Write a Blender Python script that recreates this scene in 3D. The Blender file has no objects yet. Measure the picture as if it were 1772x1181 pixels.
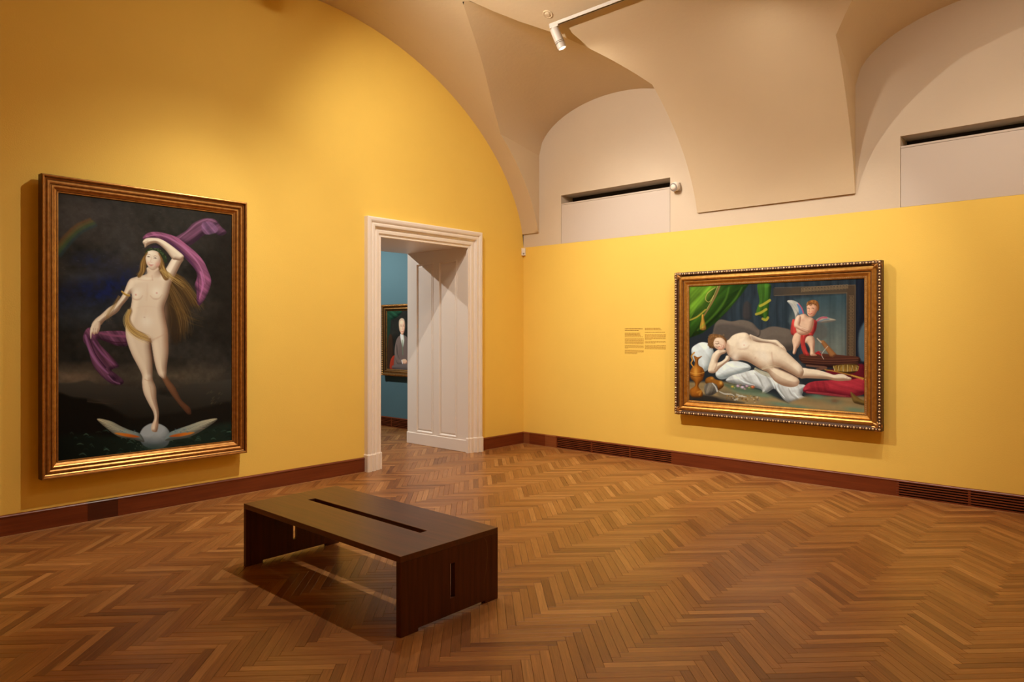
import bpy, bmesh, math, random
import numpy as np
from mathutils import Vector, Matrix

C = bpy.context.scene.collection
PI = math.pi

# ------------------------------------------------------------------ camera, world, exposure, lights
# Room axes: left (door) wall is the plane y=0, right wall is the plane x=0, the room lies at x<0, y<0.
CAM = Vector((-7.558, -6.609, 1.6))
cam_d = bpy.data.cameras.new('camera')
cam = bpy.data.objects.new('camera', cam_d); C.objects.link(cam)
cam.location = CAM
cam.rotation_euler = (PI / 2, 0, math.atan2(0.67044, 0.74196) - PI / 2)
cam_d.sensor_fit = 'HORIZONTAL'; cam_d.sensor_width = 36.0
cam_d.lens = 1209.0 / 1772.0 * 36.0
cam_d.shift_y = -(590.5 - 574.3) / 1772.0
cam_d.clip_start = 0.02
sc = bpy.context.scene
sc.camera = cam

world = bpy.data.worlds.new('world'); sc.world = world
world.use_nodes = True
world.node_tree.nodes['Background'].inputs[0].default_value = (1.0, 0.8, 0.55, 1)
world.node_tree.nodes['Background'].inputs[1].default_value = 0.02

sc.view_settings.view_transform = 'Standard'
sc.view_settings.look = 'None'
sc.view_settings.gamma = 1.0
sc.view_settings.use_curve_mapping = False
sc.view_settings.exposure = 0.14
try:
    sc.cycles.use_denoising = True
    sc.cycles.max_bounces = 12
    sc.cycles.diffuse_bounces = 8
    sc.cycles.sample_clamp_indirect = 6.0
    sc.cycles.caustics_reflective = False
    sc.cycles.caustics_refractive = False
except Exception:
    pass

WARM = (1.0, 0.87, 0.72)
# every lamp sits in the mouth of a track spotlight: position, aim, watts, cone (deg), blend, and the watts of its wide spill
LAMPS = [
    # track near the right wall (x = -1.83)
    dict(p=(-1.778, -2.098, 4.565), t=(0.0, -2.3, 1.5), w=80, a=78, b=1.0, s=40),
    dict(p=(-1.83, -4.30, 4.50), t=(-0.6, -2.6, 0.0), w=60, a=80, b=1.0, s=68),
    dict(p=(-1.83, -5.20, 4.50), t=(0.0, -3.7, 0.8), w=190, a=64, b=0.9, s=10),
    dict(p=(-1.83, -6.10, 4.50), t=(0.0, -5.9, 1.8), w=60, a=80, b=1.0, s=75),
    # track along the crown of the vault (x = -3.9)
    dict(p=(-3.90, -1.75, 4.85), t=(0.0, -2.3, 1.7), w=560, a=62, b=1.0, s=370),
    dict(p=(-3.90, -2.65, 4.85), t=(-4.9, 0.0, 0.9), w=290, a=74, b=1.0, s=90),
    dict(p=(-3.90, -2.20, 4.85), t=(-1.5, 0.2, 1.6), w=70, a=44, b=0.9, s=0),
    dict(p=(-3.90, -4.46, 4.85), t=(-3.0, -3.4, 0.0), w=70, a=100, b=1.0, s=25),
    dict(p=(-3.90, -5.70, 4.85), t=(-3.6, -4.6, 0.0), w=5, a=90, b=1.0, s=45),
    dict(p=(-3.90, -1.35, 4.85), t=(-5.6, 0.0, 0.5), w=170, a=56, b=1.0, s=0),
]
NEXT_ROOM = [
    dict(p=(-2.3, 3.6, 3.9), t=(-0.2, 2.6, 1.0), w=230, a=80, b=0.8, s=0, c=(1.0, 0.94, 0.86)),
    dict(p=(-2.4, 3.4, 4.1), t=(-1.1, 0.4, 1.6), w=170, a=70, b=0.8, s=200, c=(1.0, 0.94, 0.86)),
]
def lamp(name, d, radius=0.03):
    ld = bpy.data.lights.new(name, 'SPOT')
    ld.energy = d['w']; ld.color = d.get('c', WARM)
    ld.spot_size = math.radians(d['a']); ld.spot_blend = d['b']
    ld.shadow_soft_size = d.get('r', radius)
    o = bpy.data.objects.new(name, ld); C.objects.link(o)
    o.location = d['p']
    o.rotation_euler = (Vector(d['t']) - Vector(d['p'])).to_track_quat('-Z', 'Y').to_euler()
    return o
for d in LAMPS + NEXT_ROOM:
    lamp('spot_light', d)
    if d['s']: lamp('spot_spill', dict(d, w=d['s'], a=172, b=1.0))
# ------------------------------------------------------------------ materials
def lin(*c):
    r = []
    for v in c:
        v /= 255.0
        r.append(v / 12.92 if v <= 0.04045 else ((v + 0.055) / 1.055) ** 2.4)
    return (*r, 1.0)

def new_mat(name):
    m = bpy.data.materials.new(name); m.use_nodes = True
    nt = m.node_tree
    return m, nt, nt.nodes['Principled BSDF']

def N(nt, t, **kw):
    n = nt.nodes.new(t)
    for k, v in kw.items():
        if k.startswith('i_'):
            n.inputs[k[2:].replace('_', ' ')].default_value = v
        else: setattr(n, k, v)
    return n

def plain(name, col, rough=0.6, spec=0.5, metal=0.0, noise=0.0, scale=8.0, bump=0.0, bscale=60.0, stretch=None, coat=0.0):
    m, nt, b = new_mat(name)
    b.inputs['Base Color'].default_value = col
    b.inputs['Roughness'].default_value = rough
    b.inputs['Specular IOR Level'].default_value = spec
    b.inputs['Metallic'].default_value = metal
    b.inputs['Coat Weight'].default_value = coat
    if noise or bump:
        tc = N(nt, 'ShaderNodeTexCoord'); mp = N(nt, 'ShaderNodeMapping')
        nt.links.new(tc.outputs['Object'], mp.inputs[0])
        if stretch: mp.inputs['Scale'].default_value = stretch
    if noise:
        nz = N(nt, 'ShaderNodeTexNoise'); nz.inputs['Scale'].default_value = scale; nz.inputs['Detail'].default_value = 5
        nt.links.new(mp.outputs[0], nz.inputs['Vector'])
        mx = N(nt, 'ShaderNodeMix', data_type='RGBA')
        mx.inputs[6].default_value = tuple(c * (1 - noise) for c in col[:3]) + (1,)
        mx.inputs[7].default_value = tuple(min(1, c * (1 + noise)) for c in col[:3]) + (1,)
        nt.links.new(nz.outputs['Fac'], mx.inputs[0]); nt.links.new(mx.outputs[2], b.inputs['Base Color'])
    if bump:
        n2 = N(nt, 'ShaderNodeTexNoise'); n2.inputs['Scale'].default_value = bscale; n2.inputs['Detail'].default_value = 4
        nt.links.new(mp.outputs[0], n2.inputs['Vector'])
        bp = N(nt, 'ShaderNodeBump'); bp.inputs['Strength'].default_value = bump; bp.inputs['Distance'].default_value = 0.01
        nt.links.new(n2.outputs['Fac'], bp.inputs['Height']); nt.links.new(bp.outputs[0], b.inputs['Normal'])
    return m

M = {}
M['yellow'] = plain('yellow_wall_paint', (0.86, 0.615, 0.130, 1), 0.75, 0.25, noise=0.03, scale=2.5, bump=0.10, bscale=90)
M['plaster'] = plain('white_plaster', (0.635, 0.52, 0.355, 1), 0.8, 0.2, noise=0.03, scale=3, bump=0.18, bscale=25)
M['lunette'] = plain('lit_lunette_plaster', (0.63, 0.545, 0.43, 1), 0.8, 0.2, noise=0.03, scale=3, bump=0.15, bscale=25)  # vault plaster made whiter: direct lamp light on the lunettes put into the colour
M['panel_white'] = plain('white_panel_paint', (0.59, 0.53, 0.475, 1), 0.6, 0.3, noise=0.01, scale=3)
M['door_white'] = plain('ivory_gloss_paint', (0.84, 0.79, 0.73, 1), 0.38, 0.45, noise=0.02, scale=2)
M['dark_void'] = plain('dark_recess', (0.03, 0.025, 0.02, 1), 0.9, 0.1)
M['blue'] = plain('teal_blue_wall_paint', (0.095, 0.19, 0.23, 1), 0.75, 0.25, noise=0.03, scale=2.5, bump=0.08, bscale=90)
M['device'] = plain('white_plastic', (0.55, 0.52, 0.48, 1), 0.4, 0.4, noise=0.01)
M['device_grey'] = plain('grey_plastic', (0.30, 0.28, 0.27, 1), 0.35, 0.5, noise=0.01)
M['track_dark'] = plain('dark_track_slot', (0.03, 0.022, 0.018, 1), 0.5, 0.4)
M['shade'] = plain('unseen_wall', (0.72, 0.50, 0.20, 1), 0.8, 0.2)

def wood(name, c1, c2, rough=0.35, spec=0.5, stretch=(1.5, 30, 30), coat=0.0):
    m, nt, b = new_mat(name)
    tc = N(nt, 'ShaderNodeTexCoord'); mp = N(nt, 'ShaderNodeMapping')
    mp.inputs['Scale'].default_value = stretch
    nt.links.new(tc.outputs['Object'], mp.inputs[0])
    nz = N(nt, 'ShaderNodeTexNoise'); nz.inputs['Scale'].default_value = 1.4; nz.inputs['Detail'].default_value = 7; nz.inputs['Roughness'].default_value = 0.62
    nt.links.new(mp.outputs[0], nz.inputs['Vector'])
    rp = N(nt, 'ShaderNodeValToRGB')
    rp.color_ramp.elements[0].position = 0.3; rp.color_ramp.elements[0].color = c1
    rp.color_ramp.elements[1].position = 0.72; rp.color_ramp.elements[1].color = c2
    nt.links.new(nz.outputs['Fac'], rp.inputs[0]); nt.links.new(rp.outputs[0], b.inputs['Base Color'])
    bp = N(nt, 'ShaderNodeBump'); bp.inputs['Strength'].default_value = 0.08; bp.inputs['Distance'].default_value = 0.002
    nt.links.new(nz.outputs['Fac'], bp.inputs['Height']); nt.links.new(bp.outputs[0], b.inputs['Normal'])
    b.inputs['Roughness'].default_value = rough; b.inputs['Specular IOR Level'].default_value = spec
    b.inputs['Coat Weight'].default_value = coat; b.inputs['Coat Roughness'].default_value = 0.25
    return m
M['bench'] = wood('dark_stained_wood', (0.050, 0.012, 0.004, 1), (0.115, 0.030, 0.009, 1), 0.36, 0.6, (28, 1.3, 28))
M['bench_v'] = wood('dark_stained_wood_upright', (0.048, 0.011, 0.0035, 1), (0.100, 0.025, 0.007, 1), 0.45, 0.35, (28, 28, 1.3))
M['skirt'] = wood('mahogany_skirting', (0.12, 0.022, 0.006, 1), (0.20, 0.045, 0.012, 1), 0.35, 0.5, (1.2, 1.2, 30))
M['skirt_light'] = wood('lighter_mahogany_skirting', (0.20, 0.060, 0.018, 1), (0.28, 0.088, 0.028, 1), 0.35, 0.5, (1.2, 1.2, 30))
M['skirt_dark'] = wood('darker_mahogany_skirting', (0.055, 0.010, 0.004, 1), (0.085, 0.018, 0.007, 1), 0.35, 0.5, (1.2, 1.2, 30))
M['border'] = wood('oak_border', (0.26, 0.115, 0.04, 1), (0.36, 0.17, 0.06, 1), 0.32, 0.5, (2, 2, 2))

def parquet(name, per_object):
    m, nt, b = new_mat(name)
    uv = N(nt, 'ShaderNodeUVMap'); uv.uv_map = 'grain'
    vec = uv.outputs[0]
    if per_object:
        oi = N(nt, 'ShaderNodeObjectInfo')
        ml = N(nt, 'ShaderNodeMath', operation='MULTIPLY'); ml.inputs[1].default_value = 57.0
        nt.links.new(oi.outputs['Random'], ml.inputs[0])
        ad = N(nt, 'ShaderNodeVectorMath', operation='ADD')
        cb = N(nt, 'ShaderNodeCombineXYZ'); nt.links.new(ml.outputs[0], cb.inputs[0]); nt.links.new(ml.outputs[0], cb.inputs[1])
        nt.links.new(vec, ad.inputs[0]); nt.links.new(cb.outputs[0], ad.inputs[1]); vec = ad.outputs[0]
        tone = oi.outputs['Color']
    else:
        at = N(nt, 'ShaderNodeAttribute'); at.attribute_name = 'tone'; tone = at.outputs['Color']
    mp = N(nt, 'ShaderNodeMapping'); mp.inputs['Scale'].default_value = (5, 95, 1)
    nt.links.new(vec, mp.inputs[0])
    nz = N(nt, 'ShaderNodeTexNoise'); nz.inputs['Scale'].default_value = 1.0; nz.inputs['Detail'].default_value = 6; nz.inputs['Roughness'].default_value = 0.6
    nz.inputs['Distortion'].default_value = 0.6
    nt.links.new(mp.outputs[0], nz.inputs['Vector'])
    rp = N(nt, 'ShaderNodeValToRGB')
    rp.color_ramp.elements[0].position = 0.28; rp.color_ramp.elements[0].color = (0.66, 0.63, 0.58, 1)
    rp.color_ramp.elements[1].position = 0.70; rp.color_ramp.elements[1].color = (1.16, 1.17, 1.18, 1)
    nt.links.new(nz.outputs['Fac'], rp.inputs[0])
    mx = N(nt, 'ShaderNodeMix', data_type='RGBA', blend_type='MULTIPLY'); mx.inputs[0].default_value = 1.0
    nt.links.new(tone, mx.inputs[6]); nt.links.new(rp.outputs[0], mx.inputs[7])
    nt.links.new(mx.outputs[2], b.inputs['Base Color'])
    bp = N(nt, 'ShaderNodeBump'); bp.inputs['Strength'].default_value = 0.10; bp.inputs['Distance'].default_value = 0.001
    nt.links.new(nz.outputs['Fac'], bp.inputs['Height']); nt.links.new(bp.outputs[0], b.inputs['Normal'])
    b.inputs['Roughness'].default_value = 0.34; b.inputs['Specular IOR Level'].default_value = 0.45
    return m
M['stave'] = parquet('oak_stave', True)
M['staves'] = parquet('oak_staves', False)
M['gap'] = plain('parquet_joint', (0.05, 0.022, 0.010, 1), 0.8, 0.2)

def gilt(name, c1, c2, rough=0.34, metal=0.85):
    m, nt, b = new_mat(name)
    tc = N(nt, 'ShaderNodeTexCoord')
    nz = N(nt, 'ShaderNodeTexNoise'); nz.inputs['Scale'].default_value = 26; nz.inputs['Detail'].default_value = 8
    nt.links.new(tc.outputs['Object'], nz.inputs['Vector'])
    rp = N(nt, 'ShaderNodeValToRGB')
    rp.color_ramp.elements[0].position = 0.25; rp.color_ramp.elements[0].color = c1
    rp.color_ramp.elements[1].position = 0.75; rp.color_ramp.elements[1].color = c2
    nt.links.new(nz.outputs['Fac'], rp.inputs[0]); nt.links.new(rp.outputs[0], b.inputs['Base Color'])
    b.inputs['Metallic'].default_value = metal; b.inputs['Roughness'].default_value = rough
    n2 = N(nt, 'ShaderNodeTexNoise'); n2.inputs['Scale'].default_value = 70; n2.inputs['Detail'].default_value = 3
    nt.links.new(tc.outputs['Object'], n2.inputs['Vector'])
    bp = N(nt, 'ShaderNodeBump'); bp.inputs['Strength'].default_value = 0.15; bp.inputs['Distance'].default_value = 0.003
    nt.links.new(n2.outputs['Fac'], bp.inputs['Height']); nt.links.new(bp.outputs[0], b.inputs['Normal'])
    return m
M['gilt_old'] = gilt('aged_gilding', (0.38, 0.18, 0.05, 1), (0.58, 0.31, 0.10, 1), 0.36, 0.9)
M['gilt'] = gilt('bright_gilding', (0.50, 0.25, 0.055, 1), (0.70, 0.40, 0.11, 1), 0.33, 0.9)
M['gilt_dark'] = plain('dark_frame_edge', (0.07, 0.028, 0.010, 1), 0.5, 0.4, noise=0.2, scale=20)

def painted(name, rough=0.38):
    m, nt, b = new_mat(name)
    at = N(nt, 'ShaderNodeAttribute'); at.attribute_name = 'paint'
    nt.links.new(at.outputs['Color'], b.inputs['Base Color'])
    tc = N(nt, 'ShaderNodeTexCoord')
    nz = N(nt, 'ShaderNodeTexNoise'); nz.inputs['Scale'].default_value = 180; nz.inputs['Detail'].default_value = 3
    nt.links.new(tc.outputs['Object'], nz.inputs['Vector'])
    bp = N(nt, 'ShaderNodeBump'); bp.inputs['Strength'].default_value = 0.06; bp.inputs['Distance'].default_value = 0.001
    nt.links.new(nz.outputs['Fac'], bp.inputs['Height']); nt.links.new(bp.outputs[0], b.inputs['Normal'])
    b.inputs['Roughness'].default_value = rough; b.inputs['Specular IOR Level'].default_value = 0.08
    return m
M['paint'] = painted('oil_paint')
M['print'] = plain('ochre_wall_print', (0.40, 0.20, 0.03, 1), 0.7, 0.2)
M['print_dark'] = plain('dark_ochre_wall_print', (0.26, 0.11, 0.012, 1), 0.7, 0.2)

def glow(name, col, s):
    m, nt, b = new_mat(name)
    b.inputs['Base Color'].default_value = (0.9, 0.85, 0.75, 1)
    b.inputs['Emission Color'].default_value = col; b.inputs['Emission Strength'].default_value = s
    return m
M['lens'] = glow('lit_spotlight_lens', (1.0, 0.9, 0.75, 1), 1.2)

# ------------------------------------------------------------------ mesh helpers
def mesh_obj(name, verts, faces, mat, parent=None, smooth=False, kind=None):
    me = bpy.data.meshes.new(name)
    me.from_pydata([tuple(v) for v in verts], [], faces); me.update()
    bm = bmesh.new(); bm.from_mesh(me)
    bmesh.ops.recalc_face_normals(bm, faces=bm.faces); bm.to_mesh(me); bm.free()
    return link(name, me, mat, parent, smooth, kind)

def link(name, me, mat, parent=None, smooth=False, kind=None):
    o = bpy.data.objects.new(name, me); C.objects.link(o)
    if mat is not None and not me.materials: me.materials.append(mat)
    if smooth: me.polygons.foreach_set('use_smooth', [True] * len(me.polygons))
    if parent is not None: o.parent = parent
    if kind: o['kind'] = kind
    return o

def empty(name, loc, label=None, cat=None, group=None, kind=None):
    o = bpy.data.objects.new(name, None); C.objects.link(o); o.location = loc
    o.empty_display_size = 0.1
    if label: o['label'] = label
    if cat: o['category'] = cat
    if group: o['group'] = group
    if kind: o['kind'] = kind
    return o

class MB:
    def __init__(s): s.v = []; s.f = []
    def add(s, verts, faces):
        n = len(s.v); s.v += [tuple(v) for v in verts]; s.f += [tuple(i + n for i in f) for f in faces]
    def box(s, a, b):
        x0, y0, z0 = a; x1, y1, z1 = b
        s.add([(x0,y0,z0),(x1,y0,z0),(x1,y1,z0),(x0,y1,z0),(x0,y0,z1),(x1,y0,z1),(x1,y1,z1),(x0,y1,z1)],
              [(0,3,2,1),(4,5,6,7),(0,1,5,4),(1,2,6,5),(2,3,7,6),(3,0,4,7)])
    def lathe(s, prof, base, axis, seg=24):
        """prof: list of (radius, distance along axis)"""
        ax = Vector(axis).normalized(); q = Vector((0,0,1)).rotation_difference(ax)
        n = len(s.v); base = Vector(base)
        for r, d in prof:
            for k in range(seg):
                a = 2 * PI * k / seg
                s.v.append(tuple(base + q @ Vector((r * math.cos(a), r * math.sin(a), d))))
        for i in range(len(prof) - 1):
            for k in range(seg):
                k2 = (k + 1) % seg
                s.f.append((n+i*seg+k, n+i*seg+k2, n+(i+1)*seg+k2, n+(i+1)*seg+k))
        s.f.append(tuple(n + k for k in range(seg))[::-1])
        s.f.append(tuple(n + (len(prof)-1)*seg + k for k in range(seg)))
    def build(s, name, mat, parent=None, smooth=False, kind=None, bevel=0.0):
        o = mesh_obj(name, s.v, s.f, mat, parent, smooth, kind)
        if bevel:
            md = o.modifiers.new('bevel', 'BEVEL'); md.width = bevel; md.segments = 2; md.limit_method = 'ANGLE'
        return o

def box_obj(name, a, b, mat, parent=None, bevel=0.0, kind=None):
    m = MB(); m.box(a, b); return m.build(name, mat, parent, kind=kind, bevel=bevel)

def slab(name, us, vs, solid, t0, t1, place, mat, parent=None, bevel=0.0, kind=None):
    """A plate cut on a grid: us, vs are break values, solid(i, j) says whether a cell is there; place(u, v, t) -> xyz."""
    nu, nv = len(us) - 1, len(vs) - 1
    S = [[solid(i, j) for j in range(nv)] for i in range(nu)]
    ok = lambda i, j: 0 <= i < nu and 0 <= j < nv and S[i][j]
    vid = {}; V = []; Fc = []
    def vert(i, j, k):
        if (i, j, k) not in vid:
            vid[(i, j, k)] = len(V); V.append(place(us[i], vs[j], (t0, t1)[k]))
        return vid[(i, j, k)]
    for i in range(nu):
        for j in range(nv):
            if not ok(i, j): continue
            for k in (0, 1):
                Fc.append((vert(i,j,k), vert(i+1,j,k), vert(i+1,j+1,k), vert(i,j+1,k)))
            for di, dj, e in ((-1,0,((i,j),(i,j+1))), (1,0,((i+1,j),(i+1,j+1))), (0,-1,((i,j),(i+1,j))), (0,1,((i,j+1),(i+1,j+1)))):
                if not ok(i+di, j+dj):
                    a, b = e
                    Fc.append((vert(*a,0), vert(*b,0), vert(*b,1), vert(*a,1)))
    o = mesh_obj(name, V, Fc, mat, parent, kind=kind)
    if bevel:
        bm = bmesh.new(); bm.from_mesh(o.data)
        bmesh.ops.dissolve_limit(bm, angle_limit=0.01, verts=bm.verts, edges=bm.edges)
        bm.to_mesh(o.data); bm.free()
        md = o.modifiers.new('bevel', 'BEVEL'); md.width = bevel; md.segments = 2; md.limit_method = 'ANGLE'
    return o

def sweep(name, prof, stations, mat, parent=None, smooth=False, caps=True):
    """prof: n (a, b) pairs; stations: functions (a, b) -> xyz, one ring each, joined in order."""
    V = [st(a, b) for st in stations for a, b in prof]; n = len(prof); Fc = []
    for i in range(len(stations) - 1):
        for k in range(n):
            k2 = (k + 1) % n
            Fc.append((i*n+k, i*n+k2, (i+1)*n+k2, (i+1)*n+k))
    if caps: Fc += [tuple(range(n)), tuple((len(stations)-1)*n + k for k in range(n))]
    return mesh_obj(name, V, Fc, mat, parent, smooth)

# ------------------------------------------------------------------ vault profile
XW, YB = -7.8, -7.2            # opposite wall, wall behind the camera
HALF, FLAT = 3.35, 1.1
def zv(x):
    x = -x
    if x > HALF + FLAT: x = max(0.0, 2 * HALF + FLAT - x)
    x = min(max(x, 0.0), HALF)
    u = (HALF - x) / HALF
    return 2.80 + 2.38 * max(0.0, 1 - u ** 1.9) ** (1 / 1.75)
def xs_curve(a, b, n):
    """x values from a (near 0) to b, dense where the curve is steep"""
    out = []
    for i in range(n + 1):
        t = i / n; out.append(a + (b - a) * (t * t * 0.75 + t * 0.25))
    return out

# ------------------------------------------------------------------ floor
floor = box_obj('floor', (XW - 0.2, YB - 0.2, -0.12), (0.2, 5.2, -0.006), M['gap'], kind='structure')
random.seed(7)
W, L = 0.0494, 0.4446
R2 = math.sqrt(0.5)
X0, Y0 = -4.444, -4.357
O_uv = ((X0 - Y0) * R2, (X0 + Y0) * R2 - (W + L))     # u along (1,-1), v along (1,1)
def uv2xy(u, v):
    u += O_uv[0]; v += O_uv[1]
    return ((u + v) * R2, (v - u) * R2)
ROOMS = [(XW, YB, -0.024, -0.024), (-2.56, -0.024, -1.10, 1.255), (-4.2, 1.255, -0.224, 4.98)]
def clip(poly, r):
    for ax, val, sgn in ((0, r[0], 1), (0, r[2], -1), (1, r[1], 1), (1, r[3], -1)):
        out = []
        for i in range(len(poly)):
            p, q = poly[i], poly[(i + 1) % len(poly)]
            dp, dq = (p[ax] - val) * sgn, (q[ax] - val) * sgn
            if dp >= 0: out.append(p)
            if dp * dq < 0:
                t = dp / (dp - dq); out.append((p[0] + (q[0]-p[0])*t, p[1] + (q[1]-p[1])*t))
        poly = out
        if len(poly) < 3: return []
    return poly
def area(p): return 0.5 * abs(sum(p[i][0]*p[(i+1)%len(p)][1] - p[(i+1)%len(p)][0]*p[i][1] for i in range(len(p))))

FW = Vector((0.74196, 0.67044, 0)); RT = Vector((0.67044, -0.74196, 0))
def view(x, y, z=0.0):
    d = Vector((x, y, z)) - CAM; dep = d.dot(FW)
    if dep < 0.2: return None
    return 886 + 1209 * d.dot(RT) / dep, 574.3 - 1209 * d.z / dep, dep

TONES = [(0.302, 0.129, 0.038), (0.27, 0.111, 0.032), (0.337, 0.151, 0.045), (0.233, 0.093, 0.027), (0.4, 0.192, 0.063), (0.2, 0.078, 0.024), (0.313, 0.14, 0.045)]
TW = [5, 5, 4, 3.4, 1.7, 2.2, 2]
whole, pieces = [], []
K = 150
for k in range(-K, K):
    for n in range(-14, 15):
        for kind in 'HV':
            u0, v0 = k * W - n * L, k * W + n * L
            if kind == 'H': q = (u0, v0, u0 + L, v0 + W)
            else: q = (u0, v0 + W, u0 + W, v0 + W + L)
            poly = [uv2xy(q[0], q[1]), uv2xy(q[2], q[1]), uv2xy(q[2], q[3]), uv2xy(q[0], q[3])]
            if max(p[0] for p in poly) < XW or min(p[0] for p in poly) > 0 or max(p[1] for p in poly) < YB or min(p[1] for p in poly) > 5: continue
            cx_ = sum(p[0] for p in poly) / 4; cy_ = sum(p[1] for p in poly) / 4
            a0 = area(poly)
            tone = random.choices(TONES, TW)[0]; g = random.uniform(0.90, 1.10)
            tone = tuple(c * g for c in tone)
            for r in ROOMS:
                c = clip(poly, r)
                if len(c) < 3 or area(c) < 2e-4: continue
                if r is ROOMS[0] and abs(area(c) - a0) < 1e-6: whole.append((kind, cx_, cy_, tone))
                else: pieces.append((kind, c, tone))
def seen_size(w):
    s = view(w[1], w[2])
    if s is None or not (20 < s[0] < 1752 and s[1] < 1165): return 0
    return 1.0 / s[2] ** 2
whole.sort(key=seen_size, reverse=True)
GAP, BEV, TH = 0.0006, 0.0013, 0.0008
def stave_mesh():
    a, b = L / 2 - GAP, W / 2 - GAP
    V = [(sx*a, sy*b, -0.006) for sx, sy in ((-1,-1),(1,-1),(1,1),(-1,1))]
    V += [(sx*a, sy*b, -TH) for sx, sy in ((-1,-1),(1,-1),(1,1),(-1,1))]
    V += [(sx*(a-BEV), sy*(b-BEV), 0) for sx, sy in ((-1,-1),(1,-1),(1,1),(-1,1))]
    Fc = [(8,9,10,11)] + [(i, (i+1)%4, 4+(i+1)%4, 4+i) for i in range(4)] + [(4+i, 4+(i+1)%4, 8+(i+1)%4, 8+i) for i in range(4)]
    me = bpy.data.meshes.new('stave'); me.from_pydata(V, [], Fc)
    uvl = me.uv_layers.new(name='grain')
    for lp in me.loops: uvl.data[lp.index].uv = (V[lp.vertex_index][0], V[lp.vertex_index][1])
    me.materials.append(M['stave']); me.update()
    return me
sm = stave_mesh()
for kind, x, y, tone in whole[:300]:
    o = bpy.data.objects.new('parquet_stave', sm); C.objects.link(o); o.parent = floor
    o.location = (x, y, random.uniform(-0.0005, 0.0003))
    ang = (-PI / 4 if kind == 'H' else PI / 4) + (PI if random.random() < 0.5 else 0)
    o.rotation_euler = (random.gauss(0, 0.003), random.gauss(0, 0.0006), ang)
    o.color = (*tone, 1)
def joined_staves(items):
    V, Fc, T, UV = [], [], [], []
    for kind, poly, tone in items:
        n = len(poly); c = (sum(p[0] for p in poly) / n, sum(p[1] for p in poly) / n)
        d = (R2, -R2) if kind == 'H' else (R2, R2)
        base = len(V); z = random.uniform(-0.0005, 0.0003); off = random.uniform(0, 60)
        tx, ty = random.gauss(0, 0.002), random.gauss(0, 0.002)
        def shrink(p, s):
            l = math.hypot(p[0]-c[0], p[1]-c[1]) or 1
            return (p[0] + (c[0]-p[0]) / l * s, p[1] + (c[1]-p[1]) / l * s)
        for s, zz in ((GAP, -0.006), (GAP, -TH), (BEV + GAP, 0.0)):
            for p in poly:
                # shrink along both stave axes
                du = (p[0]-c[0])*d[0] + (p[1]-c[1])*d[1]; dv = -(p[0]-c[0])*d[1] + (p[1]-c[1])*d[0]
                du -= math.copysign(min(s, abs(du)), du); dv -= math.copysign(min(s, abs(dv)), dv)
                V.append((c[0] + du*d[0] - dv*d[1], c[1] + du*d[1] + dv*d[0], z + zz + (tx*du*0.2 + ty*dv)))
                T.append(tone); UV.append((du + off, dv + off * 1.37))
        Fc.append(tuple(base + 2*n + i for i in range(n)))
        for i in range(n):
            j = (i + 1) % n
            Fc.append((base+i, base+j, base+n+j, base+n+i)); Fc.append((base+n+i, base+n+j, base+2*n+j, base+2*n+i))
    me = bpy.data.meshes.new('parquet_staves'); me.from_pydata(V, [], Fc)
    uvl = me.uv_layers.new(name='grain')
    idx = np.empty(len(me.loops), dtype=np.int32); me.loops.foreach_get('vertex_index', idx)
    uvl.data.foreach_set('uv', np.array(UV, dtype=np.float32)[idx].ravel())
    ca = me.color_attributes.new('tone', 'FLOAT_COLOR', 'POINT')
    ca.data.foreach_set('color', np.array([(*t, 1) for t in T], dtype=np.float32).ravel())
    bm = bmesh.new(); bm.from_mesh(me); bmesh.ops.recalc_face_normals(bm, faces=bm.faces); bm.to_mesh(me); bm.free()
    return me
def rect_of(kind, x, y):
    d = (R2, -R2) if kind == 'H' else (R2, R2)
    return [(x + d[0]*a - d[1]*b, y + d[1]*a + d[0]*b) for a, b in ((-L/2,-W/2),(L/2,-W/2),(L/2,W/2),(-L/2,W/2))]
rest = [(k, rect_of(k, x, y), t) for k, x, y, t in whole[300:]] + pieces
o = link('parquet_staves', joined_staves(rest), M['staves'], floor, kind='stuff')
# narrow oak border strips along the skirting
for a, b in (((XW, -0.046, -0.004), (-2.775, -0.021, 0.004)), ((-0.89, -0.046, -0.004), (-0.046, -0.021, 0.004)), ((-0.046, YB, -0.004), (-0.021, -0.021, 0.004))):
    box_obj('border_strip', a, b, M['border'], floor, bevel=0.002)

# ------------------------------------------------------------------ walls
def arch_wall(name, y0, y1, mat, hole=None, kind='structure'):
    """end wall under the vault, between planes y0 and y1, with one door opening (x0, x1, z)"""
    xs = sorted(set([round(x, 4) for x in xs_curve(0.0, -HALF - FLAT / 2, 40)] + [round(XW - x, 4) for x in xs_curve(0.0, -HALF - FLAT / 2, 24)] + ([hole[0], hole[1]] if hole else [])))
    mb = MB()
    for a, b in zip(xs[:-1], xs[1:]):
        zb = hole[2] if hole and a >= hole[0] - 1e-6 and b <= hole[1] + 1e-6 else 0.0
        za, zc = zv(a) + 0.03, zv(b) + 0.03
        mb.add([(a,y0,zb),(b,y0,zb),(b,y0,zc),(a,y0,za)], [(0,1,2,3)])
        mb.add([(a,y1,zb),(b,y1,zb),(b,y1,zc),(a,y1,za)], [(0,3,2,1)])
    me = bpy.data.meshes.new(name); me.from_pydata(mb.v, [], mb.f)
    bm = bmesh.new(); bm.from_mesh(me); bmesh.ops.remove_doubles(bm, verts=bm.verts, dist=1e-5); bm.to_mesh(me); bm.free()
    return link(name, me, mat, kind=kind)
DX0, DX1, DZ = -2.56, -1.10, 2.72           # clear opening of the doorway
wall_left = arch_wall('wall_left', 0.0, 0.02, M['yellow'], (DX0 - 0.005, DX1 + 0.005, DZ + 0.005))
YT = 2.806                                      # top of the yellow paint on the right wall
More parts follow.
